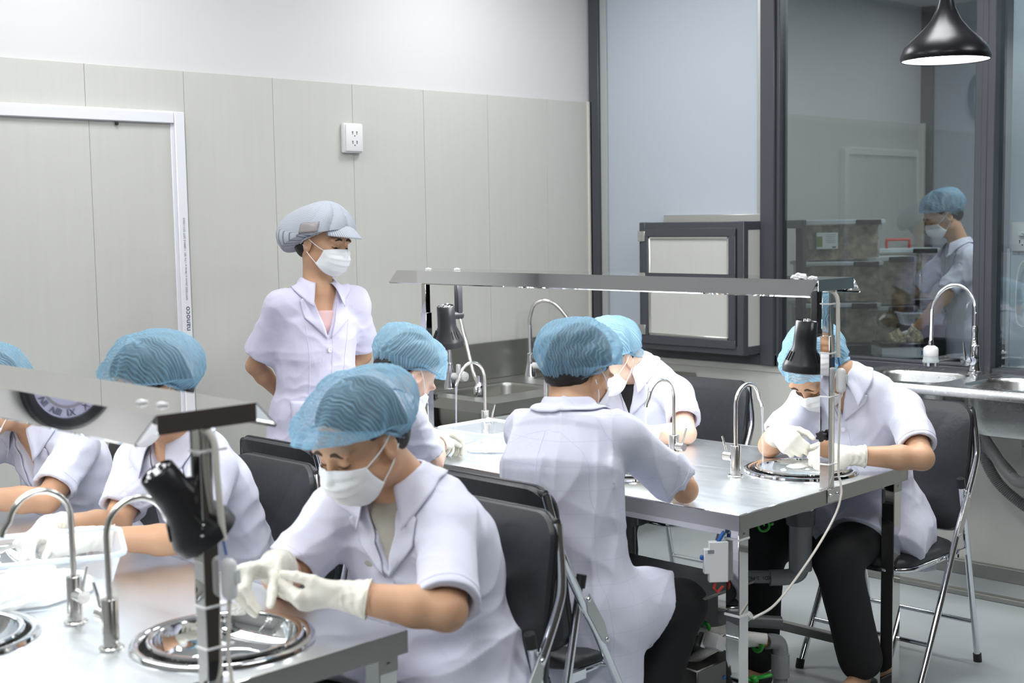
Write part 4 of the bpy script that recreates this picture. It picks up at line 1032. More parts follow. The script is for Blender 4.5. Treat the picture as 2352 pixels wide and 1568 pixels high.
class Field:
    def __init__(self): self.ops = []
    def add(self, f, k=.02): self.ops.append((0, f, k)); return self
    def sub(self, f, k=.004): self.ops.append((1, f, k)); return self
    def cut(self, f, k=.003): self.ops.append((2, f, k)); return self
    def disp(self, f): self.ops.append((3, f, 0)); return self
    def __call__(self, P):
        d = None
        for op, f, k in self.ops:
            if op == 3: d = d+f(P); continue
            e = f(P)
            if d is None: d = e
            elif op == 0: d = smin(d, e, k)
            elif op == 1: d = smax(d, -e, k)
            else: d = smax(d, e, k)
        return d
def clipped(f, *cuts):
    def g(P):
        d = f(P)
        for c in cuts: d = np.maximum(d, c(P))
        return d
    return g
def folds(seed, amp, scale, stretch=(1, 1, 1), R=None):
    """irregular soft ridges: a few warped waves, sharper in the valleys"""
    rs = np.random.RandomState(seed); K = rs.normal(size=(5, 3)); K = K/np.linalg.norm(K, axis=1)[:, None]*rs.uniform(.6, 1.7, (5, 1))*scale
    K = (K*np.array(stretch)).astype(np.float32); ph = rs.uniform(0, 6.28, 5).astype(np.float32); wt = (rs.uniform(.5, 1.3, 5)*np.array([1.3, 1.1, .8, .6, .5])).astype(np.float32)
    W1 = (rs.normal(size=(3, 3))*scale*.45).astype(np.float32); W2 = (rs.normal(size=(3, 3))*scale*1.0).astype(np.float32)
    Rm = None if R is None else np.asarray(R, np.float32)
    def f(P):
        q = P if Rm is None else P@Rm.T
        q = q+(.75/scale)*np.sin(q@W1.T+ph[:3])+(.28/scale)*np.sin(q@W2.T+ph[2:])
        s = np.zeros(len(q), np.float32)
        for k, p, w in zip(K, ph, wt):
            a = np.sin(q@k+p); s += w*(np.abs(a)**.8*1.5-.9)*(.45+.55*np.sin(q@k[[1, 2, 0]]*.37+p*2))
        return (amp*s/2.2).astype(np.float32)
    return f
def mesh_field(fn, lo, hi, h):
    lo = np.asarray(lo, float); hi = np.asarray(hi, float); B = 8
    nb = np.ceil((hi-lo)/(h*B)).astype(int)+1; n = nb*B
    D = np.full(n, 1.0, np.float32)
    bi = np.stack(np.meshgrid(*[np.arange(k) for k in nb], indexing='ij'), -1).reshape(-1, 3)
    ctr = (lo+(bi*B+(B-1)/2)*h).astype(np.float32)
    dc = fn(ctr)
    rad = h*B*.5*1.733+.012
    Dv = D.reshape(nb[0], B, nb[1], B, nb[2], B)
    Dv[:] = np.where(dc < 0, -1, 1).astype(np.float32).reshape(nb)[:, None, :, None, :, None]
    act = bi[np.abs(dc) < rad]
    off = np.stack(np.meshgrid(*[np.arange(B)]*3, indexing='ij'), -1).reshape(-1, 3)
    for s in range(0, len(act), 600):
        a = act[s:s+600]
        idx = (a[:, None, :]*B+off[None]).reshape(-1, 3)
        D[idx[:, 0], idx[:, 1], idx[:, 2]] = fn((lo+idx*h).astype(np.float32))
    ins = D < 0
    cs = np.zeros(n-1, np.int8)
    for i in (0, 1):
        for j in (0, 1):
            for k in (0, 1): cs += ins[i:n[0]-1+i, j:n[1]-1+j, k:n[2]-1+k]
    cell = np.argwhere((cs > 0) & (cs < 8))
    ids = np.full(n-1, -1, np.int32); ids[cell[:, 0], cell[:, 1], cell[:, 2]] = np.arange(len(cell))
    acc = np.zeros((len(cell), 3)); cnt = np.zeros(len(cell))
    corners = [(i, j, k) for i in (0, 1) for j in (0, 1) for k in (0, 1)]
    for a in corners:
        for ax in range(3):
            if a[ax]: continue
            b = list(a); b[ax] = 1
            A = cell+a; Bc = cell+b
            da = D[A[:, 0], A[:, 1], A[:, 2]]; db = D[Bc[:, 0], Bc[:, 1], Bc[:, 2]]
            m = (da < 0) != (db < 0); t = np.where(m, da/(da-db+1e-12), 0)
            p = cell+np.array(a)+t[:, None]*np.eye(3)[ax]
            acc[m] += p[m]; cnt[m] += 1
    vs = lo+acc/cnt[:, None]*h
    fs = []
    for ax in range(3):
        sl0 = [slice(1, -1)]*3; sl1 = [slice(1, -1)]*3; sl0[ax] = slice(0, n[ax]-1); sl1[ax] = slice(1, n[ax])
        x0 = ins[tuple(sl0)]; x1 = ins[tuple(sl1)]
        e = np.argwhere(x0 != x1); flip = x0[e[:, 0], e[:, 1], e[:, 2]]
        base = e.copy()
        for q in range(3):
            if q != ax: base[:, q] += 1
        u, v = [(1, 2), (2, 0), (0, 1)][ax]
        quad = []
        for du, dv in ((-1, -1), (0, -1), (0, 0), (-1, 0)):
            c = base.copy(); c[:, u] += du; c[:, v] += dv
            quad.append(ids[c[:, 0], c[:, 1], c[:, 2]])
        Q = np.stack(quad, 1); Q[~flip] = Q[~flip][:, ::-1]
        fs.append(Q[(Q >= 0).all(1)])
    return vs, np.concatenate(fs)
def relax(vs, fs, it=1, w=.5):
    e = np.concatenate([fs[:, [0, 1]], fs[:, [1, 2]], fs[:, [2, 3]], fs[:, [3, 0]]])
    for _ in range(it):
        s = np.zeros_like(vs); c = np.zeros(len(vs))
        for a, b in ((0, 1), (1, 0)):
            for q in range(3): s[:, q] += np.bincount(e[:, a], weights=vs[e[:, b], q], minlength=len(vs))
            c += np.bincount(e[:, a], minlength=len(vs))
        vs = vs*(1-w)+s/np.maximum(c, 1)[:, None]*w
    return vs
def add_np(name, vs, fs, m, parent, uv=None, smooth=True):
    me = bpy.data.meshes.new(name); off = np.array(parent_loc(parent))
    fs = np.asarray(fs); nf, k = fs.shape
    me.vertices.add(len(vs)); me.vertices.foreach_set('co', (np.asarray(vs)-off).astype(np.float32).ravel())
    me.loops.add(nf*k); me.loops.foreach_set('vertex_index', fs.astype(np.int32).ravel())
    me.polygons.add(nf); me.polygons.foreach_set('loop_start', np.arange(0, nf*k, k, dtype=np.int32))
    if uv is not None:
        l = me.uv_layers.new(name='uv'); l.data.foreach_set('uv', np.asarray(uv, np.float32)[fs.ravel()].ravel())
    me.update(calc_edges=True); me.validate()
    me.polygons.foreach_set('use_smooth', [smooth]*nf)
    me.materials.append(MATS[m] if isinstance(m, str) else m)
    o = bpy.data.objects.new(name, me); COL.objects.link(o)
    if parent is not None: o.parent = parent
    return o
def parent_loc(p):
    v = Vector((0, 0, 0))
    while p is not None: v += p.location; p = p.parent
    return v
def field_obj(name, fn, pts, pad, h, m, parent, it=1, cutlo=None):
    pts = np.asarray(pts, float); lo = pts.min(0)-pad; hi = pts.max(0)+pad
    vs, fs = mesh_field(fn, lo, hi, h)
    vs = relax(vs, fs, it)
    return add_np(name, vs, fs, m, parent)
def grid_faces(nu, nv, wrap=False):
    f = []
    for i in range(nu-1):
        for j in range(nv if wrap else nv-1): f.append((i*nv+j, i*nv+(j+1) % nv, (i+1)*nv+(j+1) % nv, (i+1)*nv+j))
    return np.array(f)
def sheet(P, nu, nv, th, N):
    """closed thin sheet from a grid of points P (nu*nv) with normals N"""
    a = P+N*th*.5; b = P-N*th*.5; f = grid_faces(nu, nv); k = nu*nv
    fs = [f, f[:, ::-1]+k]; e = []
    for j in range(nv-1): e.append((j+1, j, k+j, k+j+1)); o = (nu-1)*nv; e.append((o+j, o+j+1, k+o+j+1, k+o+j))
    for i in range(nu-1): e.append((i*nv, (i+1)*nv, k+(i+1)*nv, k+i*nv)); o = nv-1; e.append(((i+1)*nv+o, i*nv+o, k+i*nv+o, k+(i+1)*nv+o))
    return np.concatenate([a, b]), np.concatenate(fs+[np.array(e)])
def grid_normals(P, nu, nv):
    G = P.reshape(nu, nv, 3); du = np.gradient(G, axis=0); dv = np.gradient(G, axis=1)
    n = np.cross(du, dv).reshape(-1, 3); return n/(np.linalg.norm(n, axis=1)[:, None]+1e-12)
def march(fn, P, d, maxd=.3):
    """move points along d until they meet the field"""
    P = np.array(P, np.float32); d = np.asarray(d, np.float32); t = np.zeros(len(P), np.float32)
    for _ in range(40):
        s = fn(P+d*t[:, None] if d.ndim == 1 else P+d*t[:, None]); t += np.clip(s, -.02, .02)*.8
        t = np.clip(t, 0, maxd)
    return P+d*t[:, None]
def quad_patch(c, nu=10, nv=10):
    """c: 4 corners a,b,c,d (a-b along v at u=0, d-c at u=1)"""
    a, b, cc, d = [np.array(q, float) for q in c]; out = []
    for i in range(nu):
        u = i/(nu-1)
        for j in range(nv):
            v = j/(nv-1); out.append((a*(1-v)+b*v)*(1-u)+(d*(1-v)+cc*v)*u)
    return np.array(out)

def creased_cloth():
    m = mat('coat_creased', (0.66, 0.67, 0.785), 0.75, bump=0.6, bscale=11, bdetail=6, stretch=(1, 1, .6), sheen=.1); nt = m.node_tree; b = nt.nodes['Principled BSDF']
    tc = nt.nodes.new('ShaderNodeTexCoord'); mp = nt.nodes.new('ShaderNodeMapping'); mp.inputs['Rotation'].default_value = (PI/2, .12, PI/2)
    br = nt.nodes.new('ShaderNodeTexBrick'); br.offset = 0; br.inputs['Scale'].default_value = 1.0; br.inputs['Brick Width'].default_value = .062; br.inputs['Row Height'].default_value = .075
    br.inputs['Mortar Size'].default_value = .0011; br.inputs['Mortar Smooth'].default_value = .8
    br.inputs['Color1'].default_value = br.inputs['Color2'].default_value = (.66, .67, .785, 1); br.inputs['Mortar'].default_value = (.57, .58, .71, 1)  # shade of the pressed creases painted as darker lines in the base colour
    nt.links.new(tc.outputs['Object'], mp.inputs[0]); nt.links.new(mp.outputs[0], br.inputs['Vector']); nt.links.new(br.outputs['Color'], b.inputs['Base Color'])
mat('skin', (0.60, 0.365, 0.225), 0.48, sss=0.18, bump=0.05, bscale=220, vary=0.10, vscale=14, vcol=(0.58, 0.325, 0.195), subcol=(.010, .004, .002))
mat('skin_pale', (0.74, 0.52, 0.40), 0.46, sss=0.25, bump=0.04, bscale=220, vary=0.08, vscale=14, vcol=(0.72, 0.47, 0.36), subcol=(.010, .004, .002))
mat('coat_white', (0.66, 0.67, 0.785), 0.75, bump=0.6, bscale=11, bdetail=6, stretch=(1, 1, .6), sheen=.1)
creased_cloth()
mat('coat_lavender', (0.62, 0.60, 0.755), 0.75, bump=0.35, bscale=11, bdetail=6, stretch=(1, 1, .6), sheen=.1)
mat('coat_inner', (0.70, 0.69, 0.86), 0.75)
mat('trousers_black', (0.012, 0.012, 0.013), 0.8, bump=0.3, bscale=10)
mat('hair_black', (0.012, 0.010, 0.010), 0.45, bump=0.5, bscale=40, stretch=(1, 1, 8))
mat('latex_glove', (0.78, 0.75, 0.66), 0.40, sss=0.10, bump=0.25, bscale=26, bdetail=3)
mat('mask_white', (0.84, 0.86, 0.88), 0.85, bump=0.1, bscale=300)
mat('button_white', (0.78, 0.77, 0.86), 0.3)
mat('tee_grey', (0.45, 0.43, 0.37), 0.85)
mat('tee_pink', (0.66, 0.44, 0.44), 0.85)
mat('tee_black', (0.015, 0.015, 0.017), 0.85)
mat('brow', (0.07, 0.042, 0.028), 0.8)
mat('eye_dark', (0.015, 0.010, 0.008), 0.15)
mat('pearl', (0.85, 0.8, 0.72), 0.15)
def striped(name, c1, c2, sc):
    m = mat(name, c1, 0.8); nt = m.node_tree; b = nt.nodes['Principled BSDF']
    uv = nt.nodes.new('ShaderNodeUVMap'); w = nt.nodes.new('ShaderNodeTexWave'); w.bands_direction = 'X'; w.inputs['Scale'].default_value = sc
    w.inputs['Distortion'].default_value = .3; cr = nt.nodes.new('ShaderNodeValToRGB'); cr.color_ramp.elements[0].position = .78; cr.color_ramp.elements[1].position = .95
    cr.color_ramp.elements[0].color = (*c1, 1); cr.color_ramp.elements[1].color = (*c2, 1)
    nt.links.new(uv.outputs[0], w.inputs['Vector']); nt.links.new(w.outputs['Fac'], cr.inputs[0]); nt.links.new(cr.outputs[0], b.inputs['Base Color'])
striped('cap_striped', (0.47, 0.505, 0.56), (0.20, 0.225, 0.28), 62.0)

# ---------- hands
def hand_mesh(W, d, n, side, curls, thumb, parent, fore, scale=1.0, spread=.10, h=.0022, name='glove', m='latex_glove', cuff=.055, cuffr=1.0):
    """W wrist, d wrist->knuckles, n out of the palm, side: direction of the thumb; curls: four (a,b,c) finger bends in degrees (index first)"""
    d = nrm(d); n = np.asarray(n, float); n = nrm(n-d*(n@d)); s = np.cross(d, n)
    if s@np.asarray(side, float) < 0: s = -s
    W = np.asarray(W, float); S_ = scale; F = Field(); pts = [W]
    k0 = W+d*.012*S_; k1 = W+d*.082*S_
    F.add(etube([(W-d*.005, s, n, .026*S_, .020*S_), (W+d*.03*S_, s, n, .034*S_, .0165*S_), (k1, s, n, .040*S_, .0125*S_)]), .01)
    F.add(rc(W+d*.012*S_+s*.016*S_+n*.006, W+d*.05*S_+s*.026*S_+n*.010*S_, .015*S_, .014*S_), .012)
    F.add(rc(W+d*.015*S_-s*.018*S_+n*.005, W+d*.05*S_-s*.026*S_+n*.007*S_, .014*S_, .012*S_), .012)
    L = [(.042, .026, .022), (.046, .029, .023), (.042, .027, .022), (.034, .021, .020)]
    offs = [.029, .0098, -.0098, -.028]; tips = []
    for i in range(4):
        b = k1+s*offs[i]*S_-d*(.004 if i == 0 else .0 if i == 1 else .003 if i == 2 else .012)*S_
        sp = spread*(1.5-i)/1.5; dirv = nrm(d+s*sp*.6); nn = nrm(n-dirv*(n@dirv)); p = b; ang = 0; r = [.0098, .0090, .0083, .0072]
        if i == 3: r = [x*.88 for x in r]
        for j in range(3):
            ang += math.radians(curls[i][j]); v = dirv*math.cos(ang)+nn*math.sin(ang); q = p+v*L[i][j]*S_
            F.add(rc(p, q, r[j]*S_, r[j+1]*S_), .012 if j == 0 else .003); p = q; pts.append(p)
        tips.append(p)
    t0 = W+d*.022*S_+s*.026*S_+n*.006*S_
    ta, tb, tc = [nrm(d*a+s*b+n*c) for a, b, c in thumb]
    t1 = t0+ta*.036*S_; t2 = t1+tb*.032*S_; t3 = t2+tc*.024*S_
    F.add(rc(t0, t1, .0145*S_, .0115*S_), .014).add(rc(t1, t2, .0115*S_, .0102*S_), .004).add(rc(t2, t3, .0102*S_, .0082*S_), .003)
    pts += [t1, t2, t3]; fo = nrm(fore); c0 = W-d*.0; c1 = W+fo*cuff
    F.add(rc(c0, c1, .0275*S_, .0350*S_*cuffr), .016)
    F.cut(half(c1-fo*.004, fo), .002)
    R = np.array([s, d, n])
    F.disp(folds(int(abs(W[0])*1000) % 97, .0010, 170, (1, .5, 1), R))
    def ring(P):
        q = P-V3(W); a = q@V3(fo); return np.where((a > .0) & (a < cuff), -.0009*np.sin(a*330+4*np.sin(q@V3(s)*70)+3*np.sin(q@V3(n)*50)), 0).astype(np.float32)
    F.disp(ring)
    pts.append(c1)
    g = field_obj(name, F, pts, .035, h, m, parent, 1)
    # rolled cuff edge
    a = np.cross(fo, [0, 0, 1]) if abs(fo[2]) < .9 else np.cross(fo, [1, 0, 0]); a = nrm(a); b = np.cross(fo, a)
    rr = .0345*S_*cuffr; off = parent_loc(g)
    MB().tube([Vector(c1-fo*.003+(a*math.cos(t)+b*math.sin(t))*(rr+.0010*math.sin(5*t)))-off for t in [2*PI*i/40 for i in range(40)]], .0018, 8, closed=True).build('glove_cuff', m, g)
    return g, tips, (t1, t2, t3)

RELAX = [(35, 45, 25), (42, 50, 28), (46, 52, 30), (50, 52, 30)]
PINCH = [(48, 42, 22), (52, 46, 24), (60, 62, 35), (64, 66, 40)]

def person(key, sp):
    J = {k: np.array(v, float) for k, v in sp.items() if isinstance(v, tuple) and len(v) == 3 and k not in ('face',)}
    pel, nb = J['pel'], J['nb']
    root = thing('person', sp['label'], 'person', (pel[0], pel[1], 0))
    seed = sum(map(ord, key))*7
    T = nrm(nb-pel); Lt = J['shL']-J['shR']; Lt = nrm(Lt-T*(Lt@T)); Fw = np.cross(Lt, T)
    J['shL'] = J['shL']-T*.018-Lt*.014; J['shR'] = J['shR']-T*.018+Lt*.014
    hres = sp.get('h', .0045); G = sp.get('girth', 1.0)
    # head frame
    az, pitch, roll = sp['face']; az = nrm([az[0], az[1], 0]); p = math.radians(pitch)
    hf = nrm(np.array(az)*math.cos(p)-np.array([0, 0, 1])*math.sin(p)); hr = nrm(np.cross(hf, [0, 0, 1])); hu = np.cross(hr, hf)
    q = math.radians(roll); hr, hu = hr*math.cos(q)+hu*math.sin(q), hu*math.cos(q)-hr*math.sin(q)
    HR = np.array([hr, hf, hu]); hc = J['head']
    def HP(r, f, u): return hc+hr*r+hf*f+hu*u
    # ---- body: head, neck, chest, arms (and lower legs) as one skin
    B = Field()
    B.add(ell(HP(0, -.006, .022), HR, (.0745, .093, .094)))
    B.add(ell(HP(0, .028, -.040), HR, (.061, .062, .074)), .03)
    B.add(ell(HP(0, .056, -.088), HR, (.032, .030, .022)), .035)
    for s in (-1, 1):
        B.add(ell(HP(s*.036, .062, -.040), HR, (.026, .024, .024)), .025)      # cheeks
        B.add(ell(HP(s*.030, .082, .018), HR, (.030, .012, .010)), .02)        # brow ridge
        B.add(ell(HP(s*.050, .010, -.070), HR, (.020, .032, .026)), .03)       # jaw angle
    for s in (-1, 1):
        B.sub(ell(HP(s*.031, .106, -.004), HR, (.018, .013, .011)), .018)
        B.add(ell(HP(s*.0315, .0765, -.006), HR, (.0150, .0135, .0110)), .007)  # lids over the eyeballs
    B.add(rc(HP(0, .088, .004), HP(0, .108, -.036), .0075, .0115), .016)
    for s in (-1, 1):
        B.add(rc(HP(s*.009, .097, -.038), HP(s*.010, .094, -.040), .0075, .006), .008)
        e = np.array([hr*.97+hf*s*-.22, hf*.97+hr*s*.22, hu])
        B.add(ell(HP(s*.079, -.010, -.016), e, (.0095, .022, .035)), .006)
        B.sub(ell(HP(s*.0895, -.005, -.011), e, (.0085, .013, .023)), .004)
    hb = HP(0, -.026, -.055)
    B.add(rc(hb, nb+T*.005, .052*G**.5, .058*G**.5), .035)
    ch = pel+(nb-pel)*.80; bend_b = sp.get('hunch', .02)*.7
    B.add(etube([(pel+(nb-pel)*.55, Lt, Fw, .125*G, .075*G), (ch-Fw*bend_b, Lt, Fw, .135*G, .074*G), (nb-T*.04, Lt, Fw, .105, .060)]), .04)
    sk = []
    for s in ('L', 'R'):
        sh, el, wr = J['sh'+s], J['el'+s], J['wr'+s]; a = sp.get('arm', 1.0)
        B.add(rc(sh-T*.01, el, .044*a, .036*a), .03)
        m = el+(wr-el)*.3
        B.add(rc(el, m, .0365*a, .0375*a), .012).add(rc(m, wr, .0375*a, .0245*a), .012)
        if sp.get('bare'):
            pass
    pts = [HP(x, y, z) for x in (-.1, .1) for y in (-.12, .13) for z in (-.12, .13)]+[J[k+s] for k in ('sh', 'el', 'wr') for s in 'LR']+[pel+(nb-pel)*.5]
    if sp.get('feet'):
        for s in 'LR':
            an = J['an'+s]; kn = J['kn'+s]
            B.add(rc(kn-(kn-an)*.1, an, .045, .034), .02)
            fd = sp['feet']; B.add(rc(an+np.array([0, 0, -.045]), an+np.array([fd[0]*.15, fd[1]*.15, -.062]), .032, .022), .03); pts += [an, an+np.array([fd[0]*.17, fd[1]*.17, -.08])]
    skin = sp.get('skin', 'skin')
    body = field_obj('body', B, pts, .07, sp.get('hb', .004), skin, root, 1)
    if sp.get('feet'):
        for s in 'LR':
            an = J['an'+s]; fd = sp['feet']; S1 = Field(); a0 = an+np.array([-fd[0]*.03, -fd[1]*.03, -.068]); a1 = an+np.array([fd[0]*.17, fd[1]*.17, -.074])
            S1.add(rc(a0, a1, .040, .034)).cut(half((0, 0, an[2]-.055), (0, 0, 1)), .006).cut(half((0, 0, .003), (0, 0, -1)), .004)
            field_obj('shoe', S1, [a0, a1], .05, .005, 'black_plastic', root)
    # ---- face details
    def on_face(pp): return march(B, pp, -hf, .12)
    if sp.get('eyes', True):
        for s in (-1, 1):
            g = []
            for i in range(12):
                t = i/11; w = .0042*math.sin(PI*min(1, .18+t*.86))**.7
                for v in (-1, -.4, .4, 1): g.append(HP(s*(.013+.037*t), .14, .0195+.0045*math.sin(PI*min(1, t*1.2))-.0035*t+v*w))
            g = on_face(np.array(g))+hf*.0006; N = grid_normals(g, 12, 4)
            if N.mean(0)@hf < 0: N = -N
            vs, f2 = sheet(g, 12, 4, .0016, N); add_np('eyebrow', vs, f2, 'brow', body)
            arcp = [HP(s*(.016+.031*t), .14, -.0100-.0040*math.sin(PI*t)+.002*t) for t in np.linspace(0, 1, 12)]
            P = on_face(arcp)+hf*.0003
            MB().tube([Vector(x)-Vector(root.location) for x in P], [.0007+.0013*math.sin(PI*(i+1)/13) for i in range(12)], 8).build('eyelash', 'brow', body)
            if sp.get('open_eyes'):
                c0 = on_face([HP(s*.0315, .14, -.0105)])[0]
                F2 = Field().add(ell(c0-hf*.0025, HR, (.0085, .005, .0042)))
                field_obj('eye', F2, [c0], .012, .001, 'eye_dark', body)
    # ---- hair under the net
    H = Field().add(ell(HP(0, -.016, .032), HR, (.0835, .103, .099)))
    H.add(ell(HP(0, -.066, -.025), HR, (.062, .055, .058)), .03)
    H.cut(half(HP(0, .078-sp.get('hairline', .034), .040), nrm(hf*.80-hu*.62)), .01)
    H.cut(half(HP(0, -.05, sp.get('nape', -.080)), -hu), .008)
    for s in (-1, 1): H.sub(ell(HP(s*.080, .0, -.022), HR, (.03, .036, .04)), .008)
    H.disp(folds(seed+3, .0018, 120, (1, 1, .3)))
    field_obj('hair', H, [HP(x, y, z) for x in (-.09, .09) for y in (-.12, .09) for z in (-.11, .13)], .02, .004, 'hair_black', root, 1)
    # ---- cap
    nphi, nth = 150, 84; bf = sp.get('puff', 1.0); cb = sp.get('puff_back', 1.0); cs = sp.get('puff_side', 1.0); ct = sp.get('puff_top', 1.0); rimd = sp.get('rim', (0.066, -.066))
    rsn = np.random.RandomState(seed)
    ang = np.linspace(0, 2*PI, nphi, endpoint=False); th = np.linspace(0, 1, nth)
    A, Tt = np.meshgrid(ang, th)        # rows: crown -> rim
    cr, sr = np.cos(A), np.sin(A)       # cos: forward
    # rim ring
    fwd = np.clip(cr, -1, 1); rs_ = sp.get('rim_side', .026)
    rim_u = np.where(fwd > 0, rimd[0]*fwd+rs_*(1-fwd), rs_*(1+fwd)+rimd[1]*(-fwd))
    rim_f = np.where(fwd > 0, .093*fwd, .098*fwd); rim_r = .0805*sr
    ctr_f, ctr_u = -.012, .035
    # ellipsoid
    cap = sp.get('cap') == 'baker'
    ax_f = np.where(fwd > 0, .118*bf*sp.get('puff_front', 1.0), .150*bf*cb); ax_r = .112*bf*cs; ax_u = .112*bf*ct
    tm = np.where(fwd > 0, 1.60-.34*fwd**1.3, 1.60+.60*(-fwd)) if not sp.get('cap') else np.where(fwd > 0, 1.72-.40*fwd**1.3, 1.72+.50*(-fwd))
    t2 = np.clip(Tt/.90, 0, 1); pol = t2*tm
    Ef = ctr_f+ax_f*np.sin(pol)*cr; Er = ax_r*np.sin(pol)*sr; Eu = ctr_u+ax_u*np.cos(pol)
    Eu = Eu + .012*bf*cb*np.clip(-fwd, 0, 1)*0 + sp.get('sag', 0)*np.sin(pol)*np.clip(-fwd, 0, 1)
    k = np.clip((Tt-.90)/.10, 0, 1); k = k*k*(3-2*k)
    # accordion crinkle
    lat = Er; sag = Ef*1.15-.35*Eu*np.clip(fwd, 0, 1)+.25*np.abs(Er)*0
    if sp.get('rear'): sag = Er*1.1+.3*Eu+.25*Ef; lat = Eu-.3*Er
    cz = sp.get('crinkle', 1.0)
    warp = .0045*np.sin(lat*48+sag*21+seed)+.0024*np.sin(lat*150-sag*55)+.0016*np.sin(lat*260+sag*90)
    rip = np.sin((sag+warp)*2*PI/.0118)*(.55+.45*np.sin(lat*33+sag*47+seed))
    big = .006*np.sin(A*2+seed*.7+2*pol)*np.sin(pol)+.004*np.sin(A*5+seed+3*np.sin(pol*2.5))*np.sin(pol)+np.sin(A*11+3*np.sin(pol*3))*(.3+.7*t2)*.0030+np.sin(A*23+5*np.sin(pol*2)+1)*.0016*t2+.004*np.sin(A*3+seed)*np.sin(pol*2+1)
    amp = (.0011*rip*cz+big*sp.get('crush', 1.0))*np.sin(np.clip(pol, 0, PI))**.35
    if cap: amp = (.016*(np.abs(np.sin(A*5.0+.5*np.sin(pol*3)))**.5-.65))*np.clip(np.sin(pol), 0, 1)**.9*np.clip(fwd*1.6-.1, .0, 1)+.004*np.sin(A*4+pol*3)*np.sin(np.clip(pol, 0, PI))*np.clip(.4-fwd, 0, 1)
    nx, ny, nz = (Ef-ctr_f)/ax_f, Er/ax_r, (Eu-ctr_u)/ax_u; l = np.sqrt(nx*nx+ny*ny+nz*nz)+1e-9
    Ef = Ef+amp*nx/l; Er = Er+amp*ny/l; Eu = Eu+amp*nz/l
    gath = 1+.020*np.sin(A*46)*np.sin(PI*k)
    f_ = (Ef*(1-k)+rim_f*k)*gath; r_ = (Er*(1-k)+rim_r*k)*gath; u_ = Eu*(1-k)+rim_u*k
    P = hc+np.stack([r_, f_, u_], -1).reshape(-1, 3)@HR
    # keep it off the skull and above the face
    for _ in range(3):
        d = B(P.astype(np.float32)); P = P+np.where(d < .006, .006-d, 0)[:, None]*nrm_rows(P-HP(0, -.01, .02))
    uv = np.stack([lat, sag+warp], -1).reshape(-1, 2)*np.array([1, 30.0/9.5*10])
    if cap: uv = np.stack([np.arctan2(Er, np.maximum(Eu-ctr_u, -.02)+.03)*.11+Ef*.12, sag], -1).reshape(-1, 2)
    fs = grid_faces(nth, nphi, True)
    cp = add_np('cap' if cap else 'hairnet', P, fs, 'cap_striped' if cap else sp.get('net', 'hairnet_blue'), root, uv)
    if cap: cp.modifiers.new('thick', 'SOLIDIFY').thickness = .0012
    # elastic band
    bnd = P.reshape(nth, nphi, 3)[-1]; off = parent_loc(cp)
    MB().tube([Vector(x)-off for x in bnd], [.0030+.0012*math.sin(i*1.9) for i in range(nphi)], 8, closed=True).build('elastic', 'cap_striped' if cap else 'hairnet_light', cp)
    if cap:
        g = []
        nu, nv = 9, 25
        for i in range(nu):
            u = i/(nu-1)
            for j in range(nv):
                s = -1+2*j/(nv-1); a = s*1.05
                g.append(HP(.083*math.sin(a)*(1+.06*u), .092*math.cos(a)+.012+.062*u*(1-s*s*.75), .075-.018*s*s-.026*u*(1-.35*s*s)-.010*u*u))
        g = np.array(g); vs, f2 = sheet(g, nu, nv, .002, grid_normals(g, nu, nv))
        uvp = np.tile(np.stack(np.meshgrid(np.linspace(0, .09, nu), np.linspace(-.08, .08, nv), indexing='ij')[::-1], -1).reshape(-1, 2), (2, 1))
        add_np('visor', vs, f2, 'cap_striped', cp, uvp)
        PG = P.reshape(nth, nphi, 3); i0, j0 = int(nth*.70), int(nphi*60/360); g = PG[i0:i0+18:3, j0:j0+18:2][:6, :8].reshape(-1, 3)
        g = g+nrm_rows(g-HP(0, ctr_f, ctr_u))*.0025
        nj = g.shape[0]//6
        g = np.array(g); vs, f2 = sheet(g, 6, nj, .001, grid_normals(g, 6, nj)); add_np('side_patch', vs, f2, 'patch_film', cp)
    # ---- mask with ear loops
    nu, nv = 26, 34; g = []
    for i in range(nu):
        v = i/(nu-1)
        for j in range(nv):
            s = -1+2*j/(nv-1); x = (.064+.006*v)*math.sin(s*PI/2*.97)
            top = -.012-.014*s*s; bot = -.121+.040*s*s
            fc = np.interp(v, [0, .12, .40, .62, .85, 1], [.103, .113, .124, .118, .102, .080])
            fsd = .050-.022*v
            f0 = fsd+(fc-fsd)*max(0, math.cos(s*PI/2*.97))**.72
            pl = (-.0045+.0060*(((v-.16)*4.6) % 1.0)) if .16 < v < .82 else 0
            g.append(HP(x, f0+pl*(1-s*s), top+(bot-top)*v))
    g = np.array(g)
    for _ in range(4):
        d = B(g.astype(np.float32)); g = g+np.where(d < .0035, .0035-d, 0)[:, None]*nrm_rows(g-HP(0, -.02, -.05))
    N = grid_normals(g, nu, nv)
    vs, f2 = sheet(g, nu, nv, .0016, N)
    mk = add_np('mask', vs, f2, 'mask_white', root); off = parent_loc(mk)
    gg = g.reshape(nu, nv, 3)
    for s, j in ((-1, 0), (1, nv-1)):
        e0 = HP(s*.085, -.018, .010); e1 = HP(s*.084, -.028, -.022)
        for nm, a, e in (('ear_loop', gg[1, j], e0), ('ear_loop', gg[-2, j], e1)):
            mid = (a+e)/2+hr*s*.006
            MB().tube([Vector(x)-off for x in spline([a, mid, e], 6)], .0016, 8).build(nm, 'mask_white', mk)
    # ---- coat
    C = Field(); cd = .012; cx = sp.get('coat', 1.0); bend = sp.get('hunch', .02)
    mid = pel+(nb-pel)*.38-Fw*bend*.6; chs = pel+(nb-pel)*.70-Fw*bend
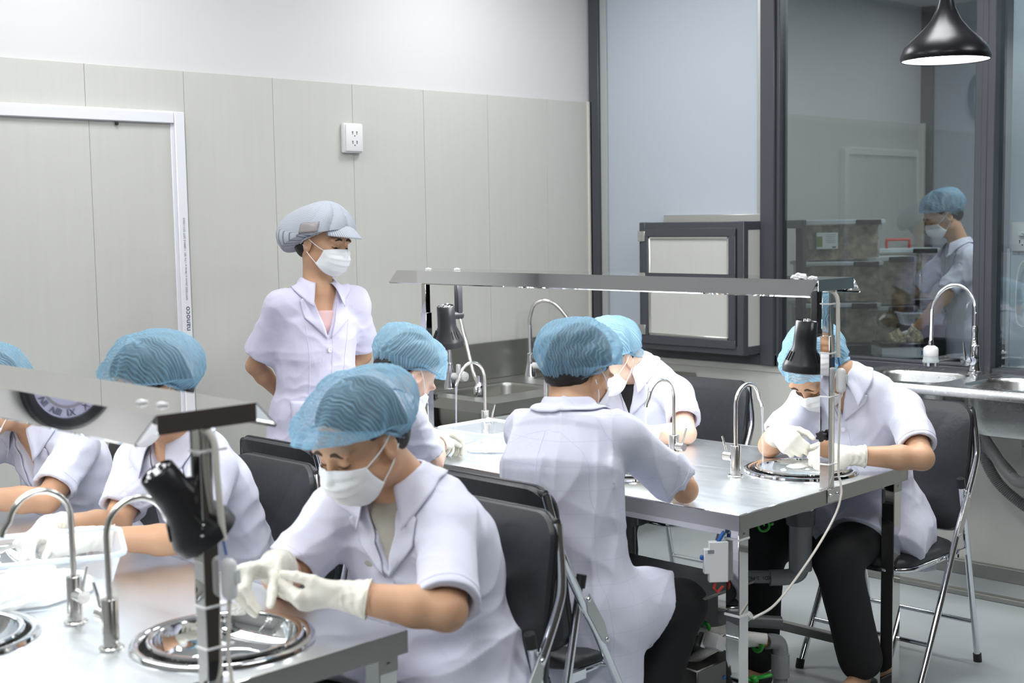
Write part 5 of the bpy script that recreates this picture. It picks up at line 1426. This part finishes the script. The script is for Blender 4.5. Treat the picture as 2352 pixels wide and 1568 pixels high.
    body_nodes = [(pel-T*.02, Lt, Fw, .186*G*cx, .140*G*cx), (mid, Lt, Fw, .170*G*cx, .130*G*cx), (chs, Lt, Fw, .178*G*cx, .122*G*cx), (nb-T*.065-Fw*bend*.5, Lt, Fw, .150*G, .092*G), (nb-T*.016, Lt, Fw, .078, .068)]
    C.add(etube(body_nodes), .03)
    thick = sp.get('sleeve', 1.0)
    for s in ('L', 'R'):
        sh, el = J['sh'+s], J['el'+s]; sg = 1 if s == 'L' else -1
        C.add(rc(nb-T*.045+Lt*sg*.05, sh+T*.002, .050, .052*thick), .035)
        ad = nrm(el-sh); L = np.linalg.norm(el-sh); fr = sp.get('sl'+s, .80); e = sh+ad*L*fr
        sl = clipped(rc(sh, e+ad*.05, .056*thick, .069*thick), half(e, ad))
        C.add(sl, .045)
    # skirt of the coat
    seated = 'knL' in J
    if seated:
        dn = np.array([0, 0, -1.]); fh = nrm(Fw*[1, 1, 0]); sk = sp.get('skirt', .26); hn = nrm(fh*.80+dn*.60); hp0 = pel+fh*sk+np.array([0, 0, .09])
        for s in ('L', 'R'):
            sg = 1 if s == 'L' else -1; hp = pel+Lt*sg*.080; kn = J['kn'+s]; e = hp+nrm(kn-hp)*(sk+.12)
            C.add(clipped(rc(hp, e, .112*G, .096*G), half(hp0, hn)), .05)
        if sp.get('tail'):
            tl = sp['tail']
            C.add(clipped(etube([(pel+dn*.0, Lt, fh, .195*G, .150*G), (pel-fh*.02+dn*tl, Lt, fh, .215*G, .165*G), (pel-fh*.03+dn*(tl+.1), Lt, fh, .225*G, .17*G)]), half(pel+dn*tl, nrm(dn+fh*.25)), half(hp0, hn)), .04)
            for sg in (1, -1): C.add(clipped(rc(pel+Lt*sg*.13*G+dn*.05, pel+Lt*sg*.14*G+fh*.20+dn*.06, .090, .075), half(hp0, hn), half(pel+dn*tl*.9, dn)), .03)
    else:
        C.add(clipped(etube([(pel, Lt, Fw, .180, .138), (pel-T*.22, Lt, Fw, .205, .155)]), half(pel-T*.16, -T)), .03)
    fa = sp.get('fold', 1.0)
    RT_ = np.array([Lt, Fw, T])
    C.disp(folds(seed, .0150*fa, 15, (1.0, 1.0, .6), RT_)).disp(folds(seed+1, .0060*fa, 40, (.7, .7, 1.0), RT_))
    CT = Field().add(etube(body_nodes), .03).disp(folds(seed, .0150*fa, 15, (1.0, 1.0, .6), RT_)).disp(folds(seed+1, .0060*fa, 40, (.7, .7, 1.0), RT_))
    # openings: sleeves, neck, V
    for s in ('L', 'R'):
        sh, el = J['sh'+s], J['el'+s]; ad = nrm(el-sh); L = np.linalg.norm(el-sh); fr = sp.get('sl'+s, .80); e = sh+ad*L*fr
        C.sub(rc(e-ad*.03, e+ad*.06, .045*thick, .057*thick), .004)
    zV = sp.get('vee', -.17); vw = sp.get('veew', .052); NA = nrm(T*.8+nrm(hb-nb)*.6)
    def vee(P):
        q = P-V3(nb); a = np.abs(q@V3(Lt)); hh = q@V3(T); b = q@V3(Fw)
        return np.maximum(np.maximum((a-(hh-zV)*vw/(-zV))*.9, .0-b), hh-.2)
    C.sub(vee, .006)
    pts = [pel, nb+T*.06]+[J[k+s] for k in ('sh', 'el') for s in 'LR']+([J['knL'], J['knR']] if seated else [pel-T*.24])+([pel-np.array([0, 0, sp['tail']+.05])] if sp.get('tail') else [])+[pel+Lt*.15+Fw*.08, pel-Lt*.15-Fw*.1]
    coat = field_obj('coat', C, pts, .10, hres, sp.get('coatm', 'coat_white'), root, 1)
    off = parent_loc(coat)
    # tee shirt in the opening
    if sp.get('tee'):
        Ts = Field().add(etube([(c, l, f, w*.93, d*.93) for c, l, f, w, d in body_nodes[2:]]), .02)
        Ts.cut(half(nb-T*sp.get('teeh', .055)+Fw*.05, nrm(T+Fw*.15)), .004).cut(half(nb-T*.24, -T), .004).cut(half(nb-Fw*.01, -Fw), .004)
        field_obj('tee_shirt', Ts, [nb+Lt*.12, nb-Lt*.12, nb-T*.24, nb+Fw*.12], .04, .005, sp['tee'], root, 1)
    # collar: folded band round the neck
    def on_coat(P, d, o=.004):
        P = march(C, P, d, .3); return P-np.asarray(d)*o
    na, nr = 44, 12; g = []
    a0 = sp.get('colgap', .50)
    nk = nrm(hb-nb)
    for i in range(na):
        s = -1+2*i/(na-1); a = PI+s*(PI-a0)      # 0 = front
        rad = Fw*math.cos(a)+Lt*math.sin(a)
        front = max(0, math.cos(a))
        for j in range(nr):
            t = j/(nr-1); edge = abs(s)**6
            bk_ = max(0, -math.cos(a))
            rt_ = .059*G**.5+.002*front; ro_ = .086+.004*bk_+.034*edge*sp.get('tip', 1.0)+.012*front
            ht_ = .030-.018*front; ho_ = -.016-.030*front-.030*edge-.006*bk_
            rr_ = rt_+(ro_-rt_)*t**.85; up_ = ht_+(ho_-ht_)*t**1.25+.008*math.sin(PI*min(1, t*1.4))*(1-.5*front)
            g.append(nb+rad*rr_+(NA*(1-t*.7)+T*t*.7)*up_)
    g = np.array(g, np.float32)
    for _ in range(6):
        d = C(g); dB = B(g)
        g = g+(np.where(d < .006, .006-d, 0)[:, None]*.9*nrm_rows(g-(nb-T*.10)))
    g = g.astype(float)
    N = grid_normals(g, na, nr); vs, f2 = sheet(g, na, nr, .0030, N)
    add_np('collar', vs, f2, sp.get('coatm', 'coat_white'), coat)
    # lapels, placket buttons, pockets on the front
    def front_patch(name, corners, m, nu=12, nv=12, o=.005, th=.0028, dirv=None, par=None):
        P = quad_patch([nb+Lt*a+T*b+Fw*.26 for a, b in corners], nu, nv); P = on_coat(P, -Fw, o)
        # relax to stay clear of folds
        d = C(P.astype(np.float32)); P = P+np.where(d < o*.6, o*.6-d, 0)[:, None]*Fw
        N = grid_normals(P, nu, nv)
        if N.mean(0)@Fw < 0: N = -N
        vs, f2 = sheet(P, nu, nv, th, N); return add_np(name, vs, f2, m, par or coat)
    if sp.get('lapels', True):
        for sg in (1, -1):
            v0 = vw/(-zV)
            front_patch('lapel', [(sg*.006, zV-.008), (sg*(vw*.98), -.012), (sg*.098, -.052), (sg*.088, zV*.62)], sp.get('coatm', 'coat_white'))
        for hgt in sp.get('buttons', (zV-.035, zV-.135)):
            c = march(CT, np.array([nb+T*hgt+Fw*.26]), -Fw)[0]; c = c+Fw*max(.001, .0015-float(C(np.array([c], np.float32))[0]))
            if C(np.array([c], np.float32))[0] < -.004: continue
            Mx = Matrix((Lt, T, Fw)).transposed()
            b = MB().lathe([(0, .0030), (.0045, .0030), (.006, .0042), (.0078, .0036), (.0082, 0)], Vector(c)-off, 20, Mx).build('button', 'button_white', coat)
            hl = MB()
            for dx in (-.0018, .0018):
                for dy in (-.0018, .0018): hl.lathe([(0, .0034), (.0009, .0033)], Vector(c)-off+Mx @ Vector((dx, dy, 0)), 8, Mx)
        pk = np.array([nb+T*(zV-.008-.02*i)+Fw*.26+Lt*.014 for i in range(16)]); pk = march(CT, pk, -Fw); pk = pk+Fw*np.maximum(0, .0006-C(pk.astype(np.float32)))[:, None].clip(0, .012)
        MB().tube([Vector(x)-off for x in pk], .0011, 6).build('placket_seam', 'coat_inner', coat)
    for sg in ((1, -1) if sp.get('darts') else ()):
        pk = np.array([nb+T*(-.10-.024*i)+Fw*.28+Lt*sg*(.088-.018*math.sin(i*.16)) for i in range(17)]); pk = on_coat(pk, -Fw, .0006)
        MB().tube([Vector(x)-off for x in pk], .0009, 6).build('dart_seam', 'coat_inner', coat)
        front_patch('pocket', [(sg*.035, -.425), (sg*.135, -.425), (sg*.135, -.56), (sg*.035, -.56)], sp.get('coatm', 'coat_white'), o=.003, th=.0024)
    if sp.get('backseam'):
        pk = np.array([nb+T*(-.06-.025*i)-Fw*.30 for i in range(18)]); pk = on_coat(pk, Fw, .0006)
        MB().tube([Vector(x)-off for x in pk], .0013, 6).build('back_seam', 'coat_inner', coat)
    # sleeve hems
    for s in ('L', 'R'):
        sh, el = J['sh'+s], J['el'+s]; ad = nrm(el-sh); L = np.linalg.norm(el-sh); fr = sp.get('sl'+s, .80); e = sh+ad*(L*fr-.022)
        u = nrm(np.cross(ad, T)); w = np.cross(ad, u)
        ring = np.array([e+(u*math.cos(t)+w*math.sin(t))*.14 for t in np.linspace(0, 2*PI, 49)[:-1]]); dirs = (e-ring)/.14
        rr = march(C, ring, dirs.astype(np.float32), .13)
        if C(rr.astype(np.float32)).max() < .02 and np.ptp(np.linalg.norm(rr-e, axis=1)) < .022: MB().tube([Vector(x)-off for x in rr-dirs*.0002], .0010, 6, closed=True).build('sleeve_hem', 'coat_inner', coat)
    # ---- trousers
    if seated:
        Q = Field().add(etube([(pel+T*.05, Lt, Fw, .150*G, .11*G), (pel-T*.03, Lt, Fw, .155*G, .115*G)]), .03); pts = [pel]
        for s in ('L', 'R'):
            sg = 1 if s == 'L' else -1; hp = pel+Lt*sg*.08-np.array([0, 0, .01]); kn, an = J['kn'+s], J['an'+s]
            lw = sp.get('leg', 1.0)
            Q.add(rc(hp, kn, .085*lw, .070*lw), .03).add(rc(kn, an+(kn-an)*.06, .068*lw, .066*lw), .03); pts += [kn, an]
            Q.cut(half(an+(kn-an)*.12, an-kn), .004) if False else None
        Q.disp(folds(seed+9, .004, 30))
        field_obj('trousers', Q, pts, .10, .007, 'trousers_black', root, 1)
    else:
        Q = Field().add(etube([(pel, Lt, Fw, .150, .11), (pel-T*.08, Lt, Fw, .155, .115)]), .03); pts = [pel]
        for sg in (1, -1):
            hp = pel+Lt*sg*.08; kn = hp*np.array([1, 1, 0])+np.array([0, 0, .47])+Fw*np.array([1, 1, 0])*.01; an = np.array([hp[0], hp[1], .09])
            Q.add(rc(hp-T*.05, kn, .085, .066), .03).add(rc(kn, an, .066, .058), .03); pts += [kn, an]
            S1 = Field().add(rc(an+np.array([0, 0, -.05])-Fw*.03, an+np.array([0, 0, -.06])+Fw*.16, .038, .030)).cut(half((0, 0, .004), (0, 0, -1)), .004)
            field_obj('shoe', S1, [an, an+Fw*.17], .08, .006, 'black_plastic', root)
        Q.disp(folds(seed+9, .004, 30)); field_obj('trousers', Q, pts, .10, .008, 'trousers_black', root, 1)
    # ---- hands
    for s in ('L', 'R'):
        hd = sp.get('hand'+s)
        if hd is None: continue
        hand_mesh(J['wr'+s]+nrm(J['wr'+s]-J['el'+s])*.0, hd['d'], hd['n'], hd['t'], hd.get('curl', RELAX), hd.get('thumb', [(.6, .6, .4), (.8, .3, .4), (.9, 0, .4)]), root,
                  J['el'+s]-J['wr'+s], hd.get('scale', 1.0), hd.get('spread', .1), hd.get('h', .0028), hd.get('name', 'glove'), hd.get('m', 'latex_glove'), hd.get('cuff', .055), hd.get('cuffr', sp.get('arm', 1.0)))
    return root, B, C
def nrm_rows(v): return v/(np.linalg.norm(v, axis=1)[:, None]+1e-9)
mat('patch_film', (0.33, 0.30, 0.30), 0.25)
SPECS = {
 'A': dict(pel=(1.97,2.17,.53), nb=(1.868,2.21,1.005), shL=(1.875,2.05,.945), elL=(1.725,1.905,.805), wrL=(1.585,2.06,.838),
           shR=(1.80,2.375,.945), elR=(1.66,2.37,.80), wrR=(1.53,2.205,.885), head=(1.755,2.205,1.118), knL=(1.56,2.08,.50), knR=(1.54,2.30,.50), anL=(1.60,2.08,.08), anR=(1.58,2.30,.08),
           face=((-1,-.05),26,0), label='masked person in white coat working over a bowl in the foreground', girth=1.06, arm=1.10, sleeve=1.08, h=.004, hb=.0032, tee='tee_grey', slL=.95, slR=.84, teeh=.02,
           puff_back=1.05, puff_front=1.38, rim=(.078,-.066), tail=.12, handL=dict(d=(-.68,.62,-.10), n=(.35,.45,.75), t=(-.4,-.1,.9), curl=[(40,40,20),(36,40,22),(34,40,24),(32,40,24)], thumb=[(.75,.5,.35),(.9,.25,.3),(.95,.05,.3)], h=.0022, scale=1.05),
           handR=dict(d=(-.80,-.02,.05), n=(.0,-.35,-.9), t=(-.2,-.9,.2), curl=[(58,45,20),(62,48,24),(66,52,28),(68,54,30)], thumb=[(.6,.55,.6),(.5,.2,.8),(.4,0,.9)], h=.0022, scale=1.05)),
 'B': dict(pel=(2.0,3.08,.53), nb=(1.83,3.07,1.02), shL=(1.835,2.90,.96), elL=(1.69,2.80,.81), wrL=(1.50,2.93,.83), shR=(1.80,3.24,.96), elR=(1.68,3.14,.80), wrR=(1.45,3.05,.85), head=(1.72,3.02,1.16), knL=(1.60,2.95,.50), knR=(1.60,3.18,.50), anL=(1.64,2.95,.08), anR=(1.64,3.18,.08),
           face=((-1,-.05),22,0), label='person in white coat with face hidden behind the near canopy, beside the tub', puff_back=1.1, slL=.78, slR=.78,
           handL=dict(d=(-.85,.5,-.05), n=(.3,.4,-.8), t=(-.1,.9,.3)), handR=dict(d=(-.85,-.3,-.25), n=(-.2,-.3,-.9), t=(0,-1,.1), curl=PINCH)),
 'C': dict(pel=(1.98,3.80,.53), nb=(1.78,3.78,1.0), shL=(1.82,3.60,.95), elL=(1.68,3.53,.81), wrL=(1.46,3.60,.84), shR=(1.75,3.95,.95), elR=(1.55,3.96,.83), wrR=(1.40,3.76,.84), head=(1.63,3.78,1.09), knL=(1.58,3.68,.50), knR=(1.58,3.92,.50), anL=(1.62,3.68,.08), anR=(1.62,3.92,.08),
           face=((-1,-.1),25,0), label='person in white coat cut off by the left picture edge, bare forearm on the bench', h=.006, hb=.006,
           handL=dict(d=(-.9,.3,-.1), n=(.2,.3,-.9), t=(-.1,.9,.3), h=.004)),
 'E': dict(pel=(2.46,3.31,.53), nb=(2.69,3.29,1.045), shR=(2.70,3.13,.985), elR=(2.80,3.15,.80), wrR=(2.945,3.28,.845), shL=(2.67,3.47,.985), elL=(2.85,3.52,.82), wrL=(3.01,3.40,.84), head=(2.80,3.26,1.085), knL=(2.88,3.42,.50), knR=(2.88,3.20,.50), anL=(2.84,3.42,.08), anR=(2.84,3.20,.08),
           face=((1,-.12),48,0), label='person bowed low at the far end of the middle bench, in side view', skin='skin_pale', eyes=False, hairline=.062, hb=.0036, slR=.80, crinkle=1.5, net='hairnet_light',
           handR=dict(d=(.75,.45,-.15), n=(-.2,.5,-.8), t=(.1,.9,.2), curl=RELAX), handL=dict(d=(.8,-.4,-.1), n=(-.1,-.3,-.9), t=(0,-1,.2))),
 'F': dict(pel=(2.62,2.39,.53), nb=(2.67,2.43,1.06), shR=(2.72,2.27,1.01), elR=(2.97,2.26,.805), wrR=(3.12,2.42,.82), shL=(2.655,2.59,1.0), elL=(2.90,2.70,.81), wrL=(3.12,2.62,.82), head=(2.75,2.46,1.155), knL=(2.98,2.52,.475), knR=(2.965,2.27,.47), anL=(2.82,2.50,.08), anR=(2.78,2.30,.08),
           face=((1,.10),22,-6), label='person seen from behind in a creased white coat at the middle bench, black trousers', h=.004, slR=.80, slL=.80, lapels=True, eyes=False, tail=.21, skirt=.245, girth=1.04, sleeve=1.08, rear=True, hunch=.05, fold=1.15, nape=-.075, coatm='coat_creased', backseam=True,
           handR=dict(d=(.6,.6,-.1), n=(-.5,.4,-.7), t=(.3,.9,.3)), handL=dict(d=(.8,-.3,-.1), n=(.1,-.4,-.8), t=(.2,-.9,.3))),
 'G': dict(pel=(4.05,3.21,.53), nb=(3.85,3.175,1.03), shL=(3.90,2.99,.945), elL=(3.78,2.87,.80), wrL=(3.60,2.97,.81), shR=(3.86,3.33,.945), elR=(3.70,3.38,.81), wrR=(3.53,3.20,.82), head=(3.74,3.195,1.06), knL=(3.64,3.08,.50), knR=(3.64,3.32,.50), anL=(3.68,3.08,.08), anR=(3.68,3.32,.08),
           face=((-1,-.08),30,0), label='person facing left at the middle bench, brightly lit coat, net touching the neighbour opposite', skin='skin_pale', tee='tee_black', net='hairnet_light', crinkle=.4, slL=.72,
           handL=dict(d=(-.8,.5,-.1), n=(.3,.5,-.7), t=(-.1,.9,.3)), handR=dict(d=(-.8,-.4,-.1), n=(-.2,-.3,-.9), t=(0,-1,.2))),
 'H': dict(pel=(4.09,2.295,.53), nb=(3.90,2.315,1.04), shL=(3.98,2.115,.955), elL=(3.84,1.985,.805), wrL=(3.69,2.16,.815), shR=(3.88,2.45,.95), elR=(3.76,2.50,.80), wrR=(3.66,2.40,.87), head=(3.82,2.36,1.065), knL=(3.715,2.215,.475), knR=(3.68,2.475,.48), anL=(3.80,2.17,.10), anR=(3.62,2.46,.10),
           vee=-.12, veew=.034, face=((-1,.12),52,0), label='person at the right end of the middle bench bowed over a full bowl with tweezers', hb=.0036, arm=1.04, slL=.80, tail=.17, skirt=.33, net='hairnet_light', crinkle=.8, feet=(-1,-.05), leg=1.1,
           handL=dict(d=(-.70,.62,-.12), n=(.3,.45,-.3), t=(-.3,.3,.9), curl=PINCH, h=.0024), handR=dict(d=(-.25,-.50,-.20), n=(.5,-.5,-.6), t=(.8,-.2,.3), curl=PINCH, h=.0024)),
 'W': dict(pel=(3.02,4.06,.86), nb=(3.04,4.05,1.34), shL=(3.20,4.01,1.29), elL=(3.29,4.10,1.05), wrL=(3.10,4.20,.90), shR=(2.88,4.09,1.29), elR=(2.86,4.22,1.04), wrR=(3.00,4.23,.90), head=(3.06,4.03,1.51),
           face=((.22,-.97),11,4), label='person standing by the grey wall in a striped visor cap, hands held behind the back', h=.004, hb=.0034, cap='baker', open_eyes=True, coatm='coat_lavender', darts=True, hairline=.045, tee='tee_pink', hunch=.0, fold=.55, slL=.80, slR=.78, arm=.92, buttons=(-.235,-.345,-.46), vee=-.185, girth=.94, coat=.96,
           puff=1.05, puff_back=1.26, puff_side=1.04, sag=-.05, rim=(.074,-.05), rim_side=.012, teeh=.085, veew=.060,
           handL=dict(d=(-.8,.3,-.3), n=(0,1,0), t=(0,0,1), name='hand', m='skin', h=.004, cuff=.03), handR=dict(d=(.8,.0,-.2), n=(0,1,0), t=(0,0,1), name='hand', m='skin', h=.004, cuff=.03)),
 'I': dict(pel=(7.32,3.50,.88), nb=(7.28,3.55,1.40), shL=(7.16,3.43,1.34), elL=(7.06,3.52,1.10), wrL=(7.0,3.70,.88), shR=(7.38,3.67,1.34), elR=(7.30,3.84,1.11), wrR=(7.16,3.93,1.0), head=(7.20,3.62,1.565),
           face=((-.72,.69),28,0), label='person behind the window in a white coat and blue net leaning over the weighing scale', h=.006, hb=.005, slL=.85, slR=.85,
           handL=dict(d=(-.5,.6,-.5), n=(.3,.5,-.6), t=(.5,.5,.3), h=.0035), handR=dict(d=(-.7,.5,-.2), n=(-.2,-.2,-.9), t=(-.5,-.6,.2), h=.0035)),
}
FIELDS = {}
import time as _t
for k_, s_ in SPECS.items():
    _t0 = _t.time()
    FIELDS[k_] = person(k_, s_)
    print('person', k_, round(_t.time()-_t0, 1))
